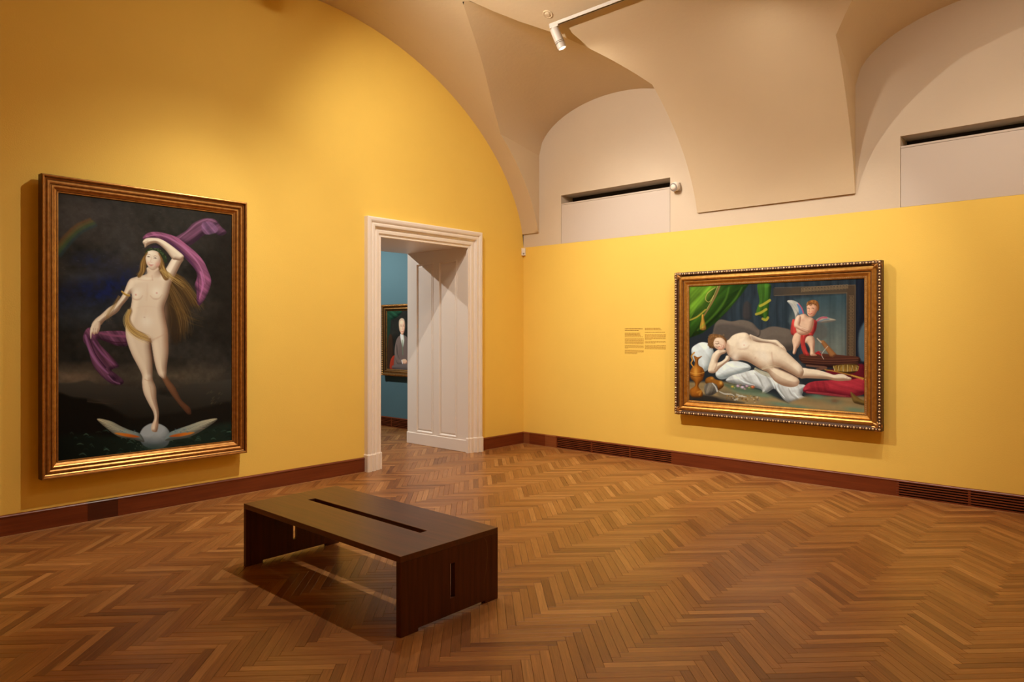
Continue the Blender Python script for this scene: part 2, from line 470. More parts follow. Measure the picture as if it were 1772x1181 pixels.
wall_right = box_obj('wall_right', (0.0, YB - 0.1, 0.0), (0.30, 0.0, YT), M['yellow'], kind='structure')
wall_front = box_obj('wall_front', (XW - 0.2, YB, 0.0), (XW, 0.02, zv(XW) + 0.3), M['yellow'], kind='structure')
wall_back = arch_wall('wall_back', YB, YB - 0.02, M['yellow'])

# lunettes: white wall above the yellow, each with a light slot above a hatch panel
PIER = -3.59                                    # middle of the pier between the two lunettes
def mirror(y): return 2 * PIER - y
H_S0, H_S1, SL0, SL1 = -0.687, -2.360, 3.355, 3.468
def lunette(sl, p0, p1, s0, s1, z0, z1):
    us = sorted([p0, p1, s0, s1]); i0 = us.index(max(s0, s1) if False else min(s0, s1))
    lw = slab('lunette_wall', us, [YT, z0 - 0.02, z1, 4.85],
         lambda i, j: not (us[i] >= min(s0, s1) - 1e-6 and us[i+1] <= max(s0, s1) + 1e-6 and j <= 1),
         0.0, 0.28, lambda u, v, t: (t, u, v), M['lunette'], wall_right)
    box_obj('slot_back', (0.26, min(s0, s1), YT), (0.30, max(s0, s1), z1 + 0.02), M['dark_void'], wall_right)
    g = 0.004
    box_obj('hatch_panel', (0.0015, min(s0, s1) + g, YT + 0.001), (0.20, max(s0, s1) - g, z0 - 0.022), M['panel_white'], wall_right, bevel=0.0015)
    box_obj('hatch_ledge', (0.0005, min(s0, s1) + g, z0 - 0.019), (0.20, max(s0, s1) - g, z0), M['panel_white'], wall_right, bevel=0.001)
lunette('lunette', 0.0, PIER, H_S0, H_S1, SL0, SL1)
lunette('lunette', PIER, YB - 0.1, -4.859, -6.40, 3.400, 3.497)

# ------------------------------------------------------------------ vault with two groined penetrations
# plan of the groin of the first lunette (y -> x on the barrel)
GROIN = [(-0.295, -0.80), (-0.493, -1.17), (-0.828, -1.70), (-1.12, -2.18), (-1.30, -2.46), (-1.38, -2.44), (-1.50, -2.20), (-1.66, -1.97), (-1.993, -1.62), (-2.301, -1.27), (-2.64, -0.885)]
def gx(y):
    for (a, xa), (b, xb) in zip(GROIN[:-1], GROIN[1:]):
        if b <= y <= a: return xa + (xb - xa) * (y - a) / (b - a)
    return GROIN[0][1] if y > GROIN[0][0] else GROIN[-1][1]
YA0, YA1, YG0, YG1 = -0.295, -2.728, -0.295, -2.64      # jambs at the wall and at the barrel
ARCH_Z, ARCH_R = 4.08, 0.60
XSTART = -0.022
def vault_meshes():
    vv, ff = [], []       # barrel
    def column(y, xa):
        xs = xs_curve(xa, -HALF - FLAT / 2, 44)
        xs += [XW - x for x in reversed(xs_curve(XSTART, -HALF - FLAT / 2, 24))][1:]
        return [(x, y, zv(x)) for x in xs]
    def strip(cols):
        n = len(cols[0]); b = len(vv)
        for c in cols: vv.extend(c)
        for i in range(len(cols) - 1):
            for k in range(n - 1):
                ff.append((b+i*n+k, b+i*n+k+1, b+(i+1)*n+k+1, b+(i+1)*n+k))
    jam, jf = [], []
    pen, pf = [], []
    def edge_y(x, lower):   # jamb edge on the barrel: y as a function of x for the skewed jamb
        t = min(1.0, abs(x) / 0.885)
        return YA1 + (YG1 - YA1) * t
    for mir in (False, True):
        m = (lambda y: mirror(y)) if mir else (lambda y: y)
        # penetration surface
        ns, nt_ = 48, 16
        ring = []
        for i in range(ns + 1):
            s = i / ns
            yg = YG0 + (YG1 - YG0) * s
            # sample the arch by the same share
            ya = YA0 + (YA1 - YA0) * s
            c = 1 - (2 * s - 1) ** 2
            za = ARCH_Z + ARCH_R * math.sqrt(max(0, c))
            xg = gx(yg); zg = zv(xg)
            if i == 0 or i == ns: zg = zv(xg)
            row = []
            for k in range(nt_ + 1):
                t = k / nt_
                row.append((xg * t, m(ya + (yg - ya) * t), za + (zg - za) * t + 0.05 * math.sin(PI * t) * c))
            ring.append(row)
        b = len(pen)
        for r in ring: pen.extend(r)
        w = nt_ + 1
        for i in range(ns):
            for k in range(nt_):
                pf.append((b+i*w+k, b+i*w+k+1, b+(i+1)*w+k+1, b+(i+1)*w+k))
        # jambs
        for side in (0, 1):
            xe = GROIN[0][1] if side == 0 else GROIN[-1][1]
            b = len(jam); n = 24
            for i in range(n + 1):
                x = xe * (i / n) ** 2 if i else XSTART
                x = min(x, XSTART)
                y = YA0 if side == 0 else edge_y(x, 0)
                ywall = YA0 if side == 0 else YA1
                zz = zv(x)
                zw = min(zz, ARCH_Z + (zv(xe) - ARCH_Z) * 0)
                if i == n: zw = ARCH_Z
                jam.append((x, m(y), zz)); jam.append((0.0, m(ywall), zw if zw < ARCH_Z else ARCH_Z))
            for i in range(n): jf.append((b+2*i, b+2*i+1, b+2*i+3, b+2*i+2))
    # barrel: piers (from the wall) and bays (from the groin)
    ya = [0.02, -0.1, -0.2, YG0]
    strip([column(y, XSTART) for y in ya])
    def bay(m):
        ys = sorted({g[0] for g in GROIN} | {YG0 + (YG1 - YG0) * i / 40 for i in range(41)}, reverse=True)
        strip([column(m(y), gx(y)) for y in ys])
    bay(lambda y: y); bay(mirror)
    # pier between the lunettes: its sides follow the skewed jambs
    xs = xs_curve(XSTART, -HALF - FLAT / 2, 44)
    full = [x for x in xs] + [XW - x for x in reversed(xs_curve(XSTART, -HALF - FLAT / 2, 24))][1:]
    cols = []
    for f in range(9):
        t = f / 8; col = []
        for x in full:
            y_a = edge_y(x, 0) if x > -0.885 else YG1
            col.append((x, y_a + (mirror(y_a) - y_a) * t, zv(x)))
        cols.append(col)
    strip(cols)
    strip([column(y, XSTART) for y in (mirror(YG0), -7.0, YB - 0.02)])
    # soffits of the springing
    b = len(vv)
    for y0, y1 in ((0.0, YA0), (YA1, mirror(YA1)), (mirror(YA0), YB)):
        b = len(vv); z = zv(XSTART)
        vv.extend([(XSTART, y0, z), (XSTART, y1, z), (0.0, y1, z), (0.0, y0, z)]); ff.append((b, b+1, b+2, b+3))
    return (vv, ff), (jam, jf), (pen, pf)
(vb, fb), (vj, fj), (vp, fp) = vault_meshes()
def shell(name, V, Fc, mat, parent=None, kind=None, smooth=True):
    me = bpy.data.meshes.new(name); me.from_pydata(V, [], Fc)
    bm = bmesh.new(); bm.from_mesh(me); bmesh.ops.remove_doubles(bm, verts=bm.verts, dist=1e-4)
    bm.to_mesh(me); bm.free()
    me.polygons.foreach_set('use_smooth', [smooth] * len(me.polygons))
    o = link(name, me, mat, parent, kind=kind)
    return o
ceiling = shell('ceiling', vb, fb, M['plaster'], kind='structure')
shell('lunette_vault', vp, fp, M['plaster'], ceiling)
shell('lunette_jamb', vj, fj, M['plaster'], ceiling, smooth=False)
# ------------------------------------------------------------------ skirting boards
SK = [(0.0, 0.0), (0.020, 0.0), (0.020, 0.143), (0.0235, 0.147), (0.0235, 0.154), (0.018, 0.161), (0.008, 0.165), (0.0, 0.165)]
CAP = [(0.0, 0.143), (0.020, 0.143), (0.0235, 0.147), (0.0235, 0.154), (0.018, 0.161), (0.008, 0.165), (0.0, 0.165)]
base_left = empty('baseboard_left', (0, 0, 0), kind='structure')
base_right = empty('baseboard_right', (0, 0, 0), kind='structure')
def board_x(x0, x1, mat, name='board', y=0.0, sgn=-1, parent=base_left, prof=SK):
    return sweep(name, prof, [lambda a, b, x=x: (x, y + sgn * a, b) for x in (x0, x1)], mat, parent)
def board_y(y0, y1, mat, name='board', x=0.0, sgn=-1, parent=base_right, prof=SK):
    return sweep(name, prof, [lambda a, b, yy=yy: (x + sgn * a, yy, b) for yy in (y0, y1)], mat, parent)
g = 0.0008
board_x(XW, -5.589 - g, M['skirt']); board_x(-5.589, -5.357, M['skirt_dark'], 'access_cover')['label'] = 'darker mahogany cover set in the skirting'; board_x(-5.357 + g, -2.772, M['skirt'])
board_x(-0.893, -0.021, M['skirt'])
board_y(0.0, -0.13, M['skirt_light']); board_y(-0.13 - g, -0.42, M['skirt']); board_y(-0.42 - g, -0.612, M['skirt_light'])
board_y(-2.405, -3.62, M['skirt']); board_y(-3.62 - g, -4.829, M['skirt'])
def grille(y0, y1, x, parent, posts):
    gr = box_obj('vent_grille', (x - 0.004, y1, 0.0), (x + 0.001, y0, 0.15), M['dark_void'], parent)
    board_y(y0, y1, M['skirt'], 'cap_rail', x, -1, gr, CAP)
    box_obj('bottom_rail', (x - 0.021, y1, 0.0), (x - 0.004, y0, 0.014), M['skirt'], gr, bevel=0.001)
    for k in range(5):
        z = 0.0265 + k * 0.0238
        box_obj('slat', (x - 0.020, y1, z), (x - 0.006, y0, z + 0.0115), M['skirt'], gr, bevel=0.0015)
    for p in posts:
        box_obj('post', (x - 0.0185, p - 0.011, 0.012), (x - 0.005, p + 0.011, 0.145), M['skirt'], gr)
grille(-0.612, -2.405, 0.0, base_right, [-0.622, -1.21, -1.80, -2.394])
grille(-4.829, YB, 0.0, base_right, [-4.84, -5.43, -6.02, -6.61])
base_front = empty('baseboard_front', (0, 0, 0), kind='structure')
board_y(YB, 0.0, M['skirt'], 'board', XW, 1, base_front)
base_back = empty('baseboard_back', (0, 0, 0), kind='structure')
board_x(XW + 0.024, -0.024, M['skirt'], 'board', YB, 1, base_back)

# ------------------------------------------------------------------ doorway: architrave, panelled reveals
door = empty('door_1', (-1.83, 0, 0), kind='structure')
def P(o): o.parent = door; o.matrix_parent_inverse = Matrix.Translation((1.83, 0, 0)); return o
ARC = [(0.0, 0.0), (0.0, 0.060), (0.006, 0.070), (0.016, 0.074), (0.040, 0.072), (0.054, 0.066), (0.058, 0.054), (0.068, 0.052), (0.072, 0.060), (0.080, 0.064), (0.098, 0.063), (0.106, 0.060), (0.109, 0.046), (0.116, 0.032), (0.132, 0.024), (0.142, 0.034), (0.150, 0.036), (0.178, 0.034), (0.184, 0.028), (0.188, 0.018), (0.200, 0.014), (0.204, 0.020), (0.216, 0.021), (0.222, 0.016), (0.222, -0.015), (0.0, -0.015)]
OX0, OX1, OZ, PZ = -2.762, -0.903, 2.922, 0.20
P(sweep('architrave_jamb', ARC, [lambda a, b: (OX0 + a, -b, PZ - 0.01), lambda a, b: (OX0 + a, -b, OZ - a)], M['door_white']))
P(sweep('architrave_jamb', ARC, [lambda a, b: (OX1 - a, -b, PZ - 0.01), lambda a, b: (OX1 - a, -b, OZ - a)], M['door_white']))
P(sweep('architrave_head', ARC, [lambda a, b: (OX0 + a, -b, OZ - a), lambda a, b: (OX1 - a, -b, OZ - a)], M['door_white']))
def plinth(x, sg):
    pr = [(a + (0.009 if a > 0.1 else -0.009 if a < 0.05 else 0), b + (0.010 if b > 0 else 0)) for a, b in ARC]
    top = [(a + (0.002 if a > 0.1 else -0.002 if a < 0.05 else 0), b + (0.002 if b > 0 else 0)) for a, b in ARC]
    n = len(pr); V = []
    for q, z in ((pr, 0.0), (pr, PZ - 0.012), (top, PZ)):
        V += [(x + sg * a, -b, z) for a, b in q]
    Fc = [tuple(range(n)), tuple(2*n + k for k in range(n))]
    for i in range(2):
        for k in range(n): Fc.append((i*n+k, i*n+(k+1)%n, (i+1)*n+(k+1)%n, (i+1)*n+k))
    P(mesh_obj('plinth_block', V, Fc, M['door_white']))
plinth(OX0, 1); plinth(OX1, -1)
PD = 1.255
def reveal(x, sg):
    """panelled lining; sg=-1: faces -x (seen), +1: faces +x"""
    pl = lambda u, v, t: (x - sg * t, u, v)
    us = [0.0, 0.220, 0.590, 0.697, 1.068, PD]; vs = [0.0, 0.172, 2.565, DZ]
    lin_ = slab('reveal_lining', us, vs, lambda i, j: not (j == 1 and i in (1, 3)), 0.0, 0.03, pl, M['door_white'], bevel=0.0)
    P(lin_)
    for u0, u1 in ((0.220, 0.590), (0.697, 1.068)):
        v0, v1 = vs[1], vs[2]
        # moulded border sinking to the field, then a raised field
        rings = [(0.0, 0.0), (0.006, -0.004), (0.018, -0.003), (0.026, 0.012), (0.036, 0.016), (0.040, 0.016), (0.050, 0.008), (0.056, 0.0075)]
        V, Fc = [], []
        for s, d in rings:
            V += [pl(u0 + s, v0 + s, d), pl(u1 - s, v0 + s, d), pl(u1 - s, v1 - s, d), pl(u0 + s, v1 - s, d)]
        for i in range(len(rings) - 1):
            for k in range(4): Fc.append((4*i+k, 4*i+(k+1)%4, 4*i+4+(k+1)%4, 4*i+4+k))
        e = 4 * (len(rings) - 1); Fc.append((e, e+1, e+2, e+3))
        o = mesh_obj('door_panel', V, Fc, M['door_white']); P(o)
    m = MB()
    if sg < 0: m.box((x - 0.012, 0.02, 0.0), (x + 0.001, PD + 0.006, 0.160))
    else: m.box((x - 0.001, 0.02, 0.0), (x + 0.012, PD + 0.006, 0.160))
    P(m.build('reveal_plinth', M['door_white'], bevel=0.005))
reveal(DX1, -1)
reveal(DX0, 1)
pl = lambda u, v, t: (u, v, DZ + t)
P(slab('reveal_soffit', [DX0, DX1], [0.0, PD], lambda i, j: True, 0.0, 0.03, pl, M['door_white']))
# the far face of the thick wall, seen from the next room
def far_face():
    m = MB()
    m.box((-4.3, PD - 0.03, 0), (DX0 - 0.03, PD, 4.6)); m.box((DX1 + 0.03, PD - 0.03, 0), (-0.1, PD, 4.6)); m.box((DX0 - 0.03, PD - 0.03, DZ + 0.03), (DX1 + 0.03, PD, 4.6))
    return m.build('wall_passage', M['blue'], kind='structure')
far_face()

# ------------------------------------------------------------------ the next room
box_obj('wall_next_right', (-0.2, PD, 0.0), (-0.05, 5.1, 4.6), M['blue'], kind='structure')
box_obj('wall_next_back', (-4.3, 5.0, 0.0), (-0.2, 5.1, 4.6), M['blue'], kind='structure')
box_obj('wall_next_left', (-4.3, PD, 0.0), (-4.2, 5.0, 4.6), M['blue'], kind='structure')
box_obj('ceiling_next', (-4.3, PD - 0.03, 4.55), (-0.05, 5.1, 4.65), M['plaster'], kind='structure')
base_next = empty('baseboard_next', (0, 0, 0), kind='structure')
board_y(5.0, 3.55, M['skirt'], 'board', -0.2, -1, base_next)
grille(3.55, PD, -0.2, base_next, [3.53, 2.75, 2.0, PD + 0.02])

# ------------------------------------------------------------------ bench
BX0, BX1, BY0, BY1, BZ = -5.246, -4.506, -3.737, -2.050, 0.426
bench = empty('bench', ((BX0 + BX1) / 2, (BY0 + BY1) / 2, 0), 'low dark brown wooden bench with a long slot in its seat, on parquet', 'bench')
def PB(o): o.parent = bench; o.matrix_parent_inverse = Matrix.Translation((-(BX0 + BX1) / 2, -(BY0 + BY1) / 2, 0)); return o
TT = 0.034
def moved(o, origin):
    """put the object's origin at a useful place (texture space, pivot)"""
    v = Vector(origin); o.data.transform(Matrix.Translation(-v)); o.location = v; return o
PB(slab('seat', [BX0, -4.893, -4.838, BX1], [BY0, -3.478, -2.282, BY1], lambda i, j: not (i == 1 and j == 1), BZ - TT, BZ, lambda u, v, t: (u, v, t), M['bench'], bevel=0.0018))
def end_panel(y0, y1):
    us = [BX0, -5.125, -4.891, -4.858, -4.615, BX1]; vs = [0.0, 0.017, 0.109, 0.302, BZ - TT - 0.0006]
    o = PB(slab('end_panel', us, vs, lambda i, j: not ((j == 0 and i in (1, 2, 3)) or (j == 2 and i == 2)), y0, y1, lambda u, v, t: (u, t, v), M['bench_v'], bevel=0.0018))
    return o
ep = end_panel(BY0, BY0 + 0.036)
end_panel(BY1 - 0.036, BY1)
M['scratch'] = plain('pale_scratch', (0.16, 0.075, 0.035, 1), 0.6, 0.3)
def scratch(pts, w):
    V, Fc = [], []
    for i, (x, z) in enumerate(pts):
        V += [(x - w, BY0 - 0.0004, z), (x + w, BY0 - 0.0004, z + w)]
        if i: Fc.append((2*i-2, 2*i-1, 2*i+1, 2*i))
    o = mesh_obj('scratch', V, Fc, M['scratch']); PB(o); return o
scratch([(-4.625, 0.392), (-4.603, 0.36), (-4.594, 0.31), (-4.598, 0.25), (-4.607, 0.19), (-4.628, 0.12)], 0.0012)
scratch([(-4.600, 0.27), (-4.604, 0.22), (-4.612, 0.17)], 0.0008)
scratch([(-4.640, 0.318), (-4.628, 0.322)], 0.0012)

# ------------------------------------------------------------------ picture frames
def frame(root, W_, H_, prof, to, mats, grooves=()):
    """four mitred rails; prof: (s inward from the outer edge, p out from the wall); to(u, v, p) -> xyz"""
    cor = [(0, 0, 1, 1), (W_, 0, -1, 1), (W_, H_, -1, -1), (0, H_, 1, -1)]
    for k in range(4):
        c0, c1 = cor[k], cor[(k + 1) % 4]
        st = [lambda s, p, c=c: to(c[0] + c[2] * s, c[1] + c[3] * s, p) for c in (c0, c1)]
        o = sweep('frame_rail', prof, st, mats[0])
        o.data.materials.append(mats[1])
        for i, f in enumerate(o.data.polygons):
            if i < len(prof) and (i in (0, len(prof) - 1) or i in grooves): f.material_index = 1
        o.parent = root; o.matrix_parent_inverse = Matrix.Translation(-Vector(root.location))
def canvas(root, W_, H_, to, p, img, back=0.012):
    """flat picture: one vertex per paint sample; img rows run from the top"""
    h, w, _ = img.shape
    uu = np.linspace(0, W_, w); vv_ = np.linspace(H_, 0, h)
    U, V_ = np.meshgrid(uu, vv_)
    A = np.array(to(0, 0, p)); du = np.array(to(1, 0, p)) - A; dv = np.array(to(0, 1, p)) - A
    P_ = A + U[..., None] * du + V_[..., None] * dv
    me = bpy.data.meshes.new('canvas')
    i = np.arange(h * w).reshape(h, w)
    q = np.stack([i[:-1, :-1], i[1:, :-1], i[1:, 1:], i[:-1, 1:]], -1).reshape(-1, 4)
    me.vertices.add(h * w); me.vertices.foreach_set('co', P_.reshape(-1).astype(np.float32))
    me.loops.add(q.size); me.loops.foreach_set('vertex_index', q.reshape(-1).astype(np.int32))
    me.polygons.add(len(q)); me.polygons.foreach_set('loop_start', np.arange(0, q.size, 4, dtype=np.int32))
    try: me.polygons.foreach_set('loop_total', np.full(len(q), 4, dtype=np.int32))
    except Exception: pass
    me.update(calc_edges=True)
    s = np.clip(img, 0, 1); l = np.where(s <= 0.04045, s / 12.92, ((s + 0.055) / 1.055) ** 2.4)
    col = np.concatenate([l.reshape(-1, 3), np.ones((h * w, 1))], 1).astype(np.float32)
    ca = me.color_attributes.new('paint', 'FLOAT_COLOR', 'POINT'); ca.data.foreach_set('color', col.reshape(-1))
    me.validate()
    o = link('canvas', me, M['paint']); o.parent = root; o.matrix_parent_inverse = Matrix.Translation(-Vector(root.location))
    return o
def backing(root, W_, H_, to, p0, p1, ins):
    a, b = to(ins, ins, p0), to(W_ - ins, H_ - ins, p1)
    o = box_obj('stretcher', [min(x, y) for x, y in zip(a, b)], [max(x, y) for x, y in zip(a, b)], M['gilt_dark'])
    o.parent = root; o.matrix_parent_inverse = Matrix.Translation(-Vector(root.location))

# left picture: broad moulded frame, plain
LX0, LX1, LZ0, LZ1 = -5.951, -4.238, 0.420, 2.858
OFF = 0.042          # the pictures hang clear of the wall
pic_l = empty('framed_painting', ((LX0 + LX1) / 2, 0, LZ0), 'tall gilt framed painting of a standing nude with purple drapery, beside doorway', 'painting')
toL = lambda u, v, p: (LX0 + u, -p - OFF, LZ0 + v)
PL = [(0.0, 0.004), (0.0, 0.086), (0.004, 0.096), (0.012, 0.100), (0.018, 0.098), (0.022, 0.090), (0.026, 0.076), (0.034, 0.070), (0.046, 0.078), (0.058, 0.078), (0.068, 0.068), (0.071, 0.058), (0.075, 0.058), (0.078, 0.064), (0.088, 0.064), (0.096, 0.058), (0.100, 0.050), (0.116, 0.042), (0.119, 0.038), (0.121, 0.045), (0.128, 0.044), (0.131, 0.036), (0.131, 0.004)]
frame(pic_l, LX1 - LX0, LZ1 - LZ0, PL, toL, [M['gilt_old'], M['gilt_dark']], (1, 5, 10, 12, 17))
backing(pic_l, LX1 - LX0, LZ1 - LZ0, toL, -OFF + 0.001, 0.030, 0.06)

RY0, RY1, RZ0, RZ1 = -2.488, -4.726, 0.628, 2.296
pic_r = empty('framed_painting', (0, (RY0 + RY1) / 2, RZ0), 'wide gilt framed painting of a reclining nude and winged child, on yellow wall', 'painting')
toR = lambda u, v, p: (-p - OFF, RY0 - u, RZ0 + v)
PR_ = [(0.0, 0.004), (0.0, 0.080), (0.003, 0.086), (0.010, 0.088), (0.026, 0.090), (0.034, 0.084), (0.036, 0.070), (0.046, 0.066), (0.062, 0.076), (0.080, 0.078), (0.094, 0.070), (0.098, 0.058), (0.104, 0.058), (0.114, 0.066), (0.124, 0.062), (0.134, 0.052), (0.140, 0.046), (0.150, 0.046), (0.153, 0.040), (0.156, 0.046), (0.166, 0.043), (0.169, 0.036), (0.169, 0.004)]
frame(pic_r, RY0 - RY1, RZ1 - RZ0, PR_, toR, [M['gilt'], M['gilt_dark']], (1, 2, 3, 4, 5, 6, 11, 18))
backing(pic_r, RY0 - RY1, RZ1 - RZ0, toR, -OFF + 0.001, 0.030, 0.06)
def beads(root, W_, H_, s, p, r, pitch, to, name, mat, squash=1.0):
    mb = MB()
    pts = []
    for (a, b) in (((s, s), (W_-s, s)), ((W_-s, s), (W_-s, H_-s)), ((W_-s, H_-s), (s, H_-s)), ((s, H_-s), (s, s))):
        n = max(1, round(math.hypot(b[0]-a[0], b[1]-a[1]) / pitch))
        for i in range(n): pts.append((a[0] + (b[0]-a[0])*i/n, a[1] + (b[1]-a[1])*i/n, i % 2))
    for u, v, alt in pts:
        rr = r * (0.62 if alt else 1.0)
        V = [(u, v, p + rr * squash)]; Fc = []
        for (q, h) in ((0.72, 0.70), (1.0, 0.0)):
            for k in range(8):
                a = PI * k / 4; V.append((u + rr*q*math.cos(a), v + rr*q*math.sin(a), p + rr*squash*h))
        for k in range(8):
            k2 = (k + 1) % 8; Fc.append((0, 1+k, 1+k2)); Fc.append((1+k, 9+k, 9+k2, 1+k2))
        mb.add([to(*x) for x in V], Fc)
    o = mb.build(name, mat, smooth=True, kind='stuff'); o.parent = root; o.matrix_parent_inverse = Matrix.Translation(-Vector(root.location))
M['bead'] = gilt('worn_bright_bead', (0.78, 0.56, 0.30, 1), (0.92, 0.76, 0.50, 1), 0.30, 0.5)
beads(pic_r, RY0 - RY1, RZ1 - RZ0, 0.019, 0.087, 0.0115, 0.0290, toR, 'bead_moulding', M['bead'])
beads(pic_r, RY0 - RY1, RZ1 - RZ0, 0.153, 0.042, 0.0045, 0.010, toR, 'pearl_moulding', M['bead'])
def corner_leaf(root, W_, H_, to, s0, s1, p):
    for cx_, cy_, sx, sy in ((0, 0, 1, 1), (W_, 0, -1, 1), (W_, H_, -1, -1), (0, H_, 1, -1)):
        mb = MB()
        for i in range(5):          # five lobes fanning from the corner
            a = math.radians(45 + (i - 2) * 24); ln = (s1 - s0) * (1.15 if i == 2 else 1.0 if i in (1, 3) else 0.92)
            V, Fc = [], []
            for j in range(6):
                t = j / 5; wd = 0.017 * math.sin(PI * min(1, t * 0.9 + 0.1)) + 0.001
                q = (s0 + ln * t * math.cos(a), s0 + ln * t * math.sin(a)); n_ = (-math.sin(a), math.cos(a))
                for e, h in ((-1, 0.0), (0, 0.010 * math.sin(PI * (t * 0.8 + 0.1))), (1, 0.0)):
                    V.append(to(cx_ + sx * (q[0] + n_[0] * wd * e), cy_ + sy * (q[1] + n_[1] * wd * e), p + h - t * 0.006))
                if j:
                    for e in (0, 1): Fc.append((3*j-3+e, 3*j-2+e, 3*j+1+e, 3*j+e))
            mb.add(V, Fc)
        o = mb.build('corner_leaf', M['gilt_old'], smooth=True); o.parent = root; o.matrix_parent_inverse = Matrix.Translation(-Vector(root.location))
corner_leaf(pic_r, RY0 - RY1, RZ1 - RZ0, toR, 0.012, 0.10, 0.082)

# portrait in the next room
PY0, PY1, PZ0, PZ1 = 2.955, 2.02, 0.86, 2.055
pic_p = empty('framed_painting', (-0.2, (PY0 + PY1) / 2, PZ0), 'small framed portrait of a seated man in grey coat, seen through doorway', 'painting')
toP = lambda u, v, p: (-0.2 - p, PY0 - u, PZ0 + v)
PP = [(0.0, 0.004), (0.0, 0.060), (0.006, 0.072), (0.022, 0.080), (0.040, 0.074), (0.046, 0.060), (0.060, 0.056), (0.075, 0.062), (0.086, 0.056), (0.092, 0.044), (0.105, 0.040), (0.112, 0.034), (0.112, 0.004)]
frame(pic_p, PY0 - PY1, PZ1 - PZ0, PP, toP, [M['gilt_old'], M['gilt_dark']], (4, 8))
backing(pic_p, PY0 - PY1, PZ1 - PZ0, toP, 0.004, 0.026, 0.05)
def gadroon(root, W_, H_, to):
    mb = MB()
    for (a, b, nrm) in (((0, 0), (W_, 0), (0, 1)), ((W_, 0), (W_, H_), (-1, 0)), ((W_, H_), (0, H_), (0, -1)), ((0, H_), (0, 0), (1, 0))):
        ln = math.hypot(b[0]-a[0], b[1]-a[1]); d = ((b[0]-a[0])/ln, (b[1]-a[1])/ln); n = int(ln / 0.030)
        for i in range(n):
            t0, t1 = (i + 0.12) / n * ln, (i + 0.88) / n * ln; tm = (t0 + t1) / 2
            V = []
            for s, h in ((0.002, 0.064), (0.012, 0.080), (0.026, 0.084), (0.040, 0.076)):
                for t, dh in ((t0, -0.008), (tm, 0.004), (t1, -0.008)):
                    V.append(to(a[0] + d[0]*t + nrm[0]*s, a[1] + d[1]*t + nrm[1]*s, h + dh))
            Fc = [(3*j+e, 3*j+e+1, 3*j+e+4, 3*j+e+3) for j in range(3) for e in (0, 1)]
            mb.add(V, Fc)
    o = mb.build('gadroon_moulding', M['gilt_old'], kind='stuff'); o.parent = root; o.matrix_parent_inverse = Matrix.Translation(-Vector(root.location))
gadroon(pic_p, PY0 - PY1, PZ1 - PZ0, toP)

# ------------------------------------------------------------------ printed text on the right wall (too small to read in the photograph)
txt = empty('wall_text', (0, -2.0, 1.5), 'two narrow columns of small ochre print on yellow wall, beside wide painting', 'wall text')
def text_block(name, y, z, lines, mat):
    V, Fc = [], []
    r2 = random.Random(int(z * 1000))
    for (dz, width, hgt, indent) in lines:
        yy = y - indent; end = y - width
        while yy > end + 0.004:
            wl = min(r2.uniform(0.010, 0.034), yy - end)
            n = len(V); zz = z - dz
            V += [(-0.0008, yy, zz), (-0.0008, yy - wl, zz), (-0.0008, yy - wl, zz - hgt), (-0.0008, yy, zz - hgt)]
            Fc.append((n, n+1, n+2, n+3)); yy -= wl + 0.0045
    o = mesh_obj(name, V, Fc, mat, kind='stuff'); o.parent = txt; o.matrix_parent_inverse = Matrix.Translation((0, 2.0, -1.5))
LS = 0.0106
cA, cB = -1.716, -2.008
text_block('heading', cA, 1.6395, [(0, 0.262, 0.0075, 0)], M['print_dark'])
text_block('subheading', cA, 1.617, [(0, 0.205, 0.0058, 0)], M['print_dark'])
text_block('caption', cA, 1.5845, [(i * LS, w, 0.0056, 0) for i, w in enumerate((0.225, 0.220, 0.225, 0.235))] + [(4.3 * LS, 0.262, 0.0062, 0)], M['print'])
text_block('paragraph', cA, 1.514, [(i * LS, 0.275, 0.0046, 0) for i in range(7)], M['print'])
text_block('paragraph', cA, 1.424, [(i * LS, 0.275 if i < 3 else 0.05, 0.0046, 0) for i in range(4)], M['print'])
text_block('paragraph', cA, 1.368, [(i * LS, 0.275 if i < 3 else 0.18, 0.0046, 0) for i in range(5)], M['print'])
text_block('caption', cB, 1.6445, [(i * LS, w, 0.0056, 0) for i, w in enumerate((0.215, 0.225, 0.240))] + [(4.6 * LS, 0.280, 0.0062, 0)], M['print'])
text_block('paragraph', cB, 1.568, [(i * LS, 0.292 if i < 6 else 0.10, 0.0046, 0) for i in range(7)], M['print'])
text_block('paragraph', cB, 1.482, [(i * LS, 0.292 if i < 2 else 0.15, 0.0046, 0) for i in range(3)], M['print'])
text_block('paragraph', cB, 1.432, [(i * LS, 0.292, 0.0046, 0) for i in range(5)], M['print'])

# ------------------------------------------------------------------ small devices
cs = empty('corner_sensor', (-0.02, -0.02, 2.70), 'small white upright sensor in the corner above the yellow paint', 'sensor')
def PC(o, r): o.parent = r; o.matrix_parent_inverse = Matrix.Translation(-Vector(r.location)); return o
m = MB(); m.v = []; 
ang = [(-0.004, -0.044), (-0.044, -0.004), (-0.002, -0.002)]
V = []
for z in (2.690, 2.795): V += [(x, y, z) for x, y in ((-0.001, -0.001), (-0.001, -0.046), (-0.020, -0.052), (-0.052, -0.020), (-0.046, -0.001))]
PC(mesh_obj('body', V, [(0,1,2,3,4), (5,6,7,8,9)] + [(i, (i+1)%5, 5+(i+1)%5, 5+i) for i in range(5)], M['door_white']), cs)
m = MB(); m.lathe([(0.012, -0.004), (0.012, 0.002), (0.007, 0.006)], (-0.037, -0.037, 2.716), (-1, -1, 0), 16); PC(m.build('lens', M['device_grey']), cs)

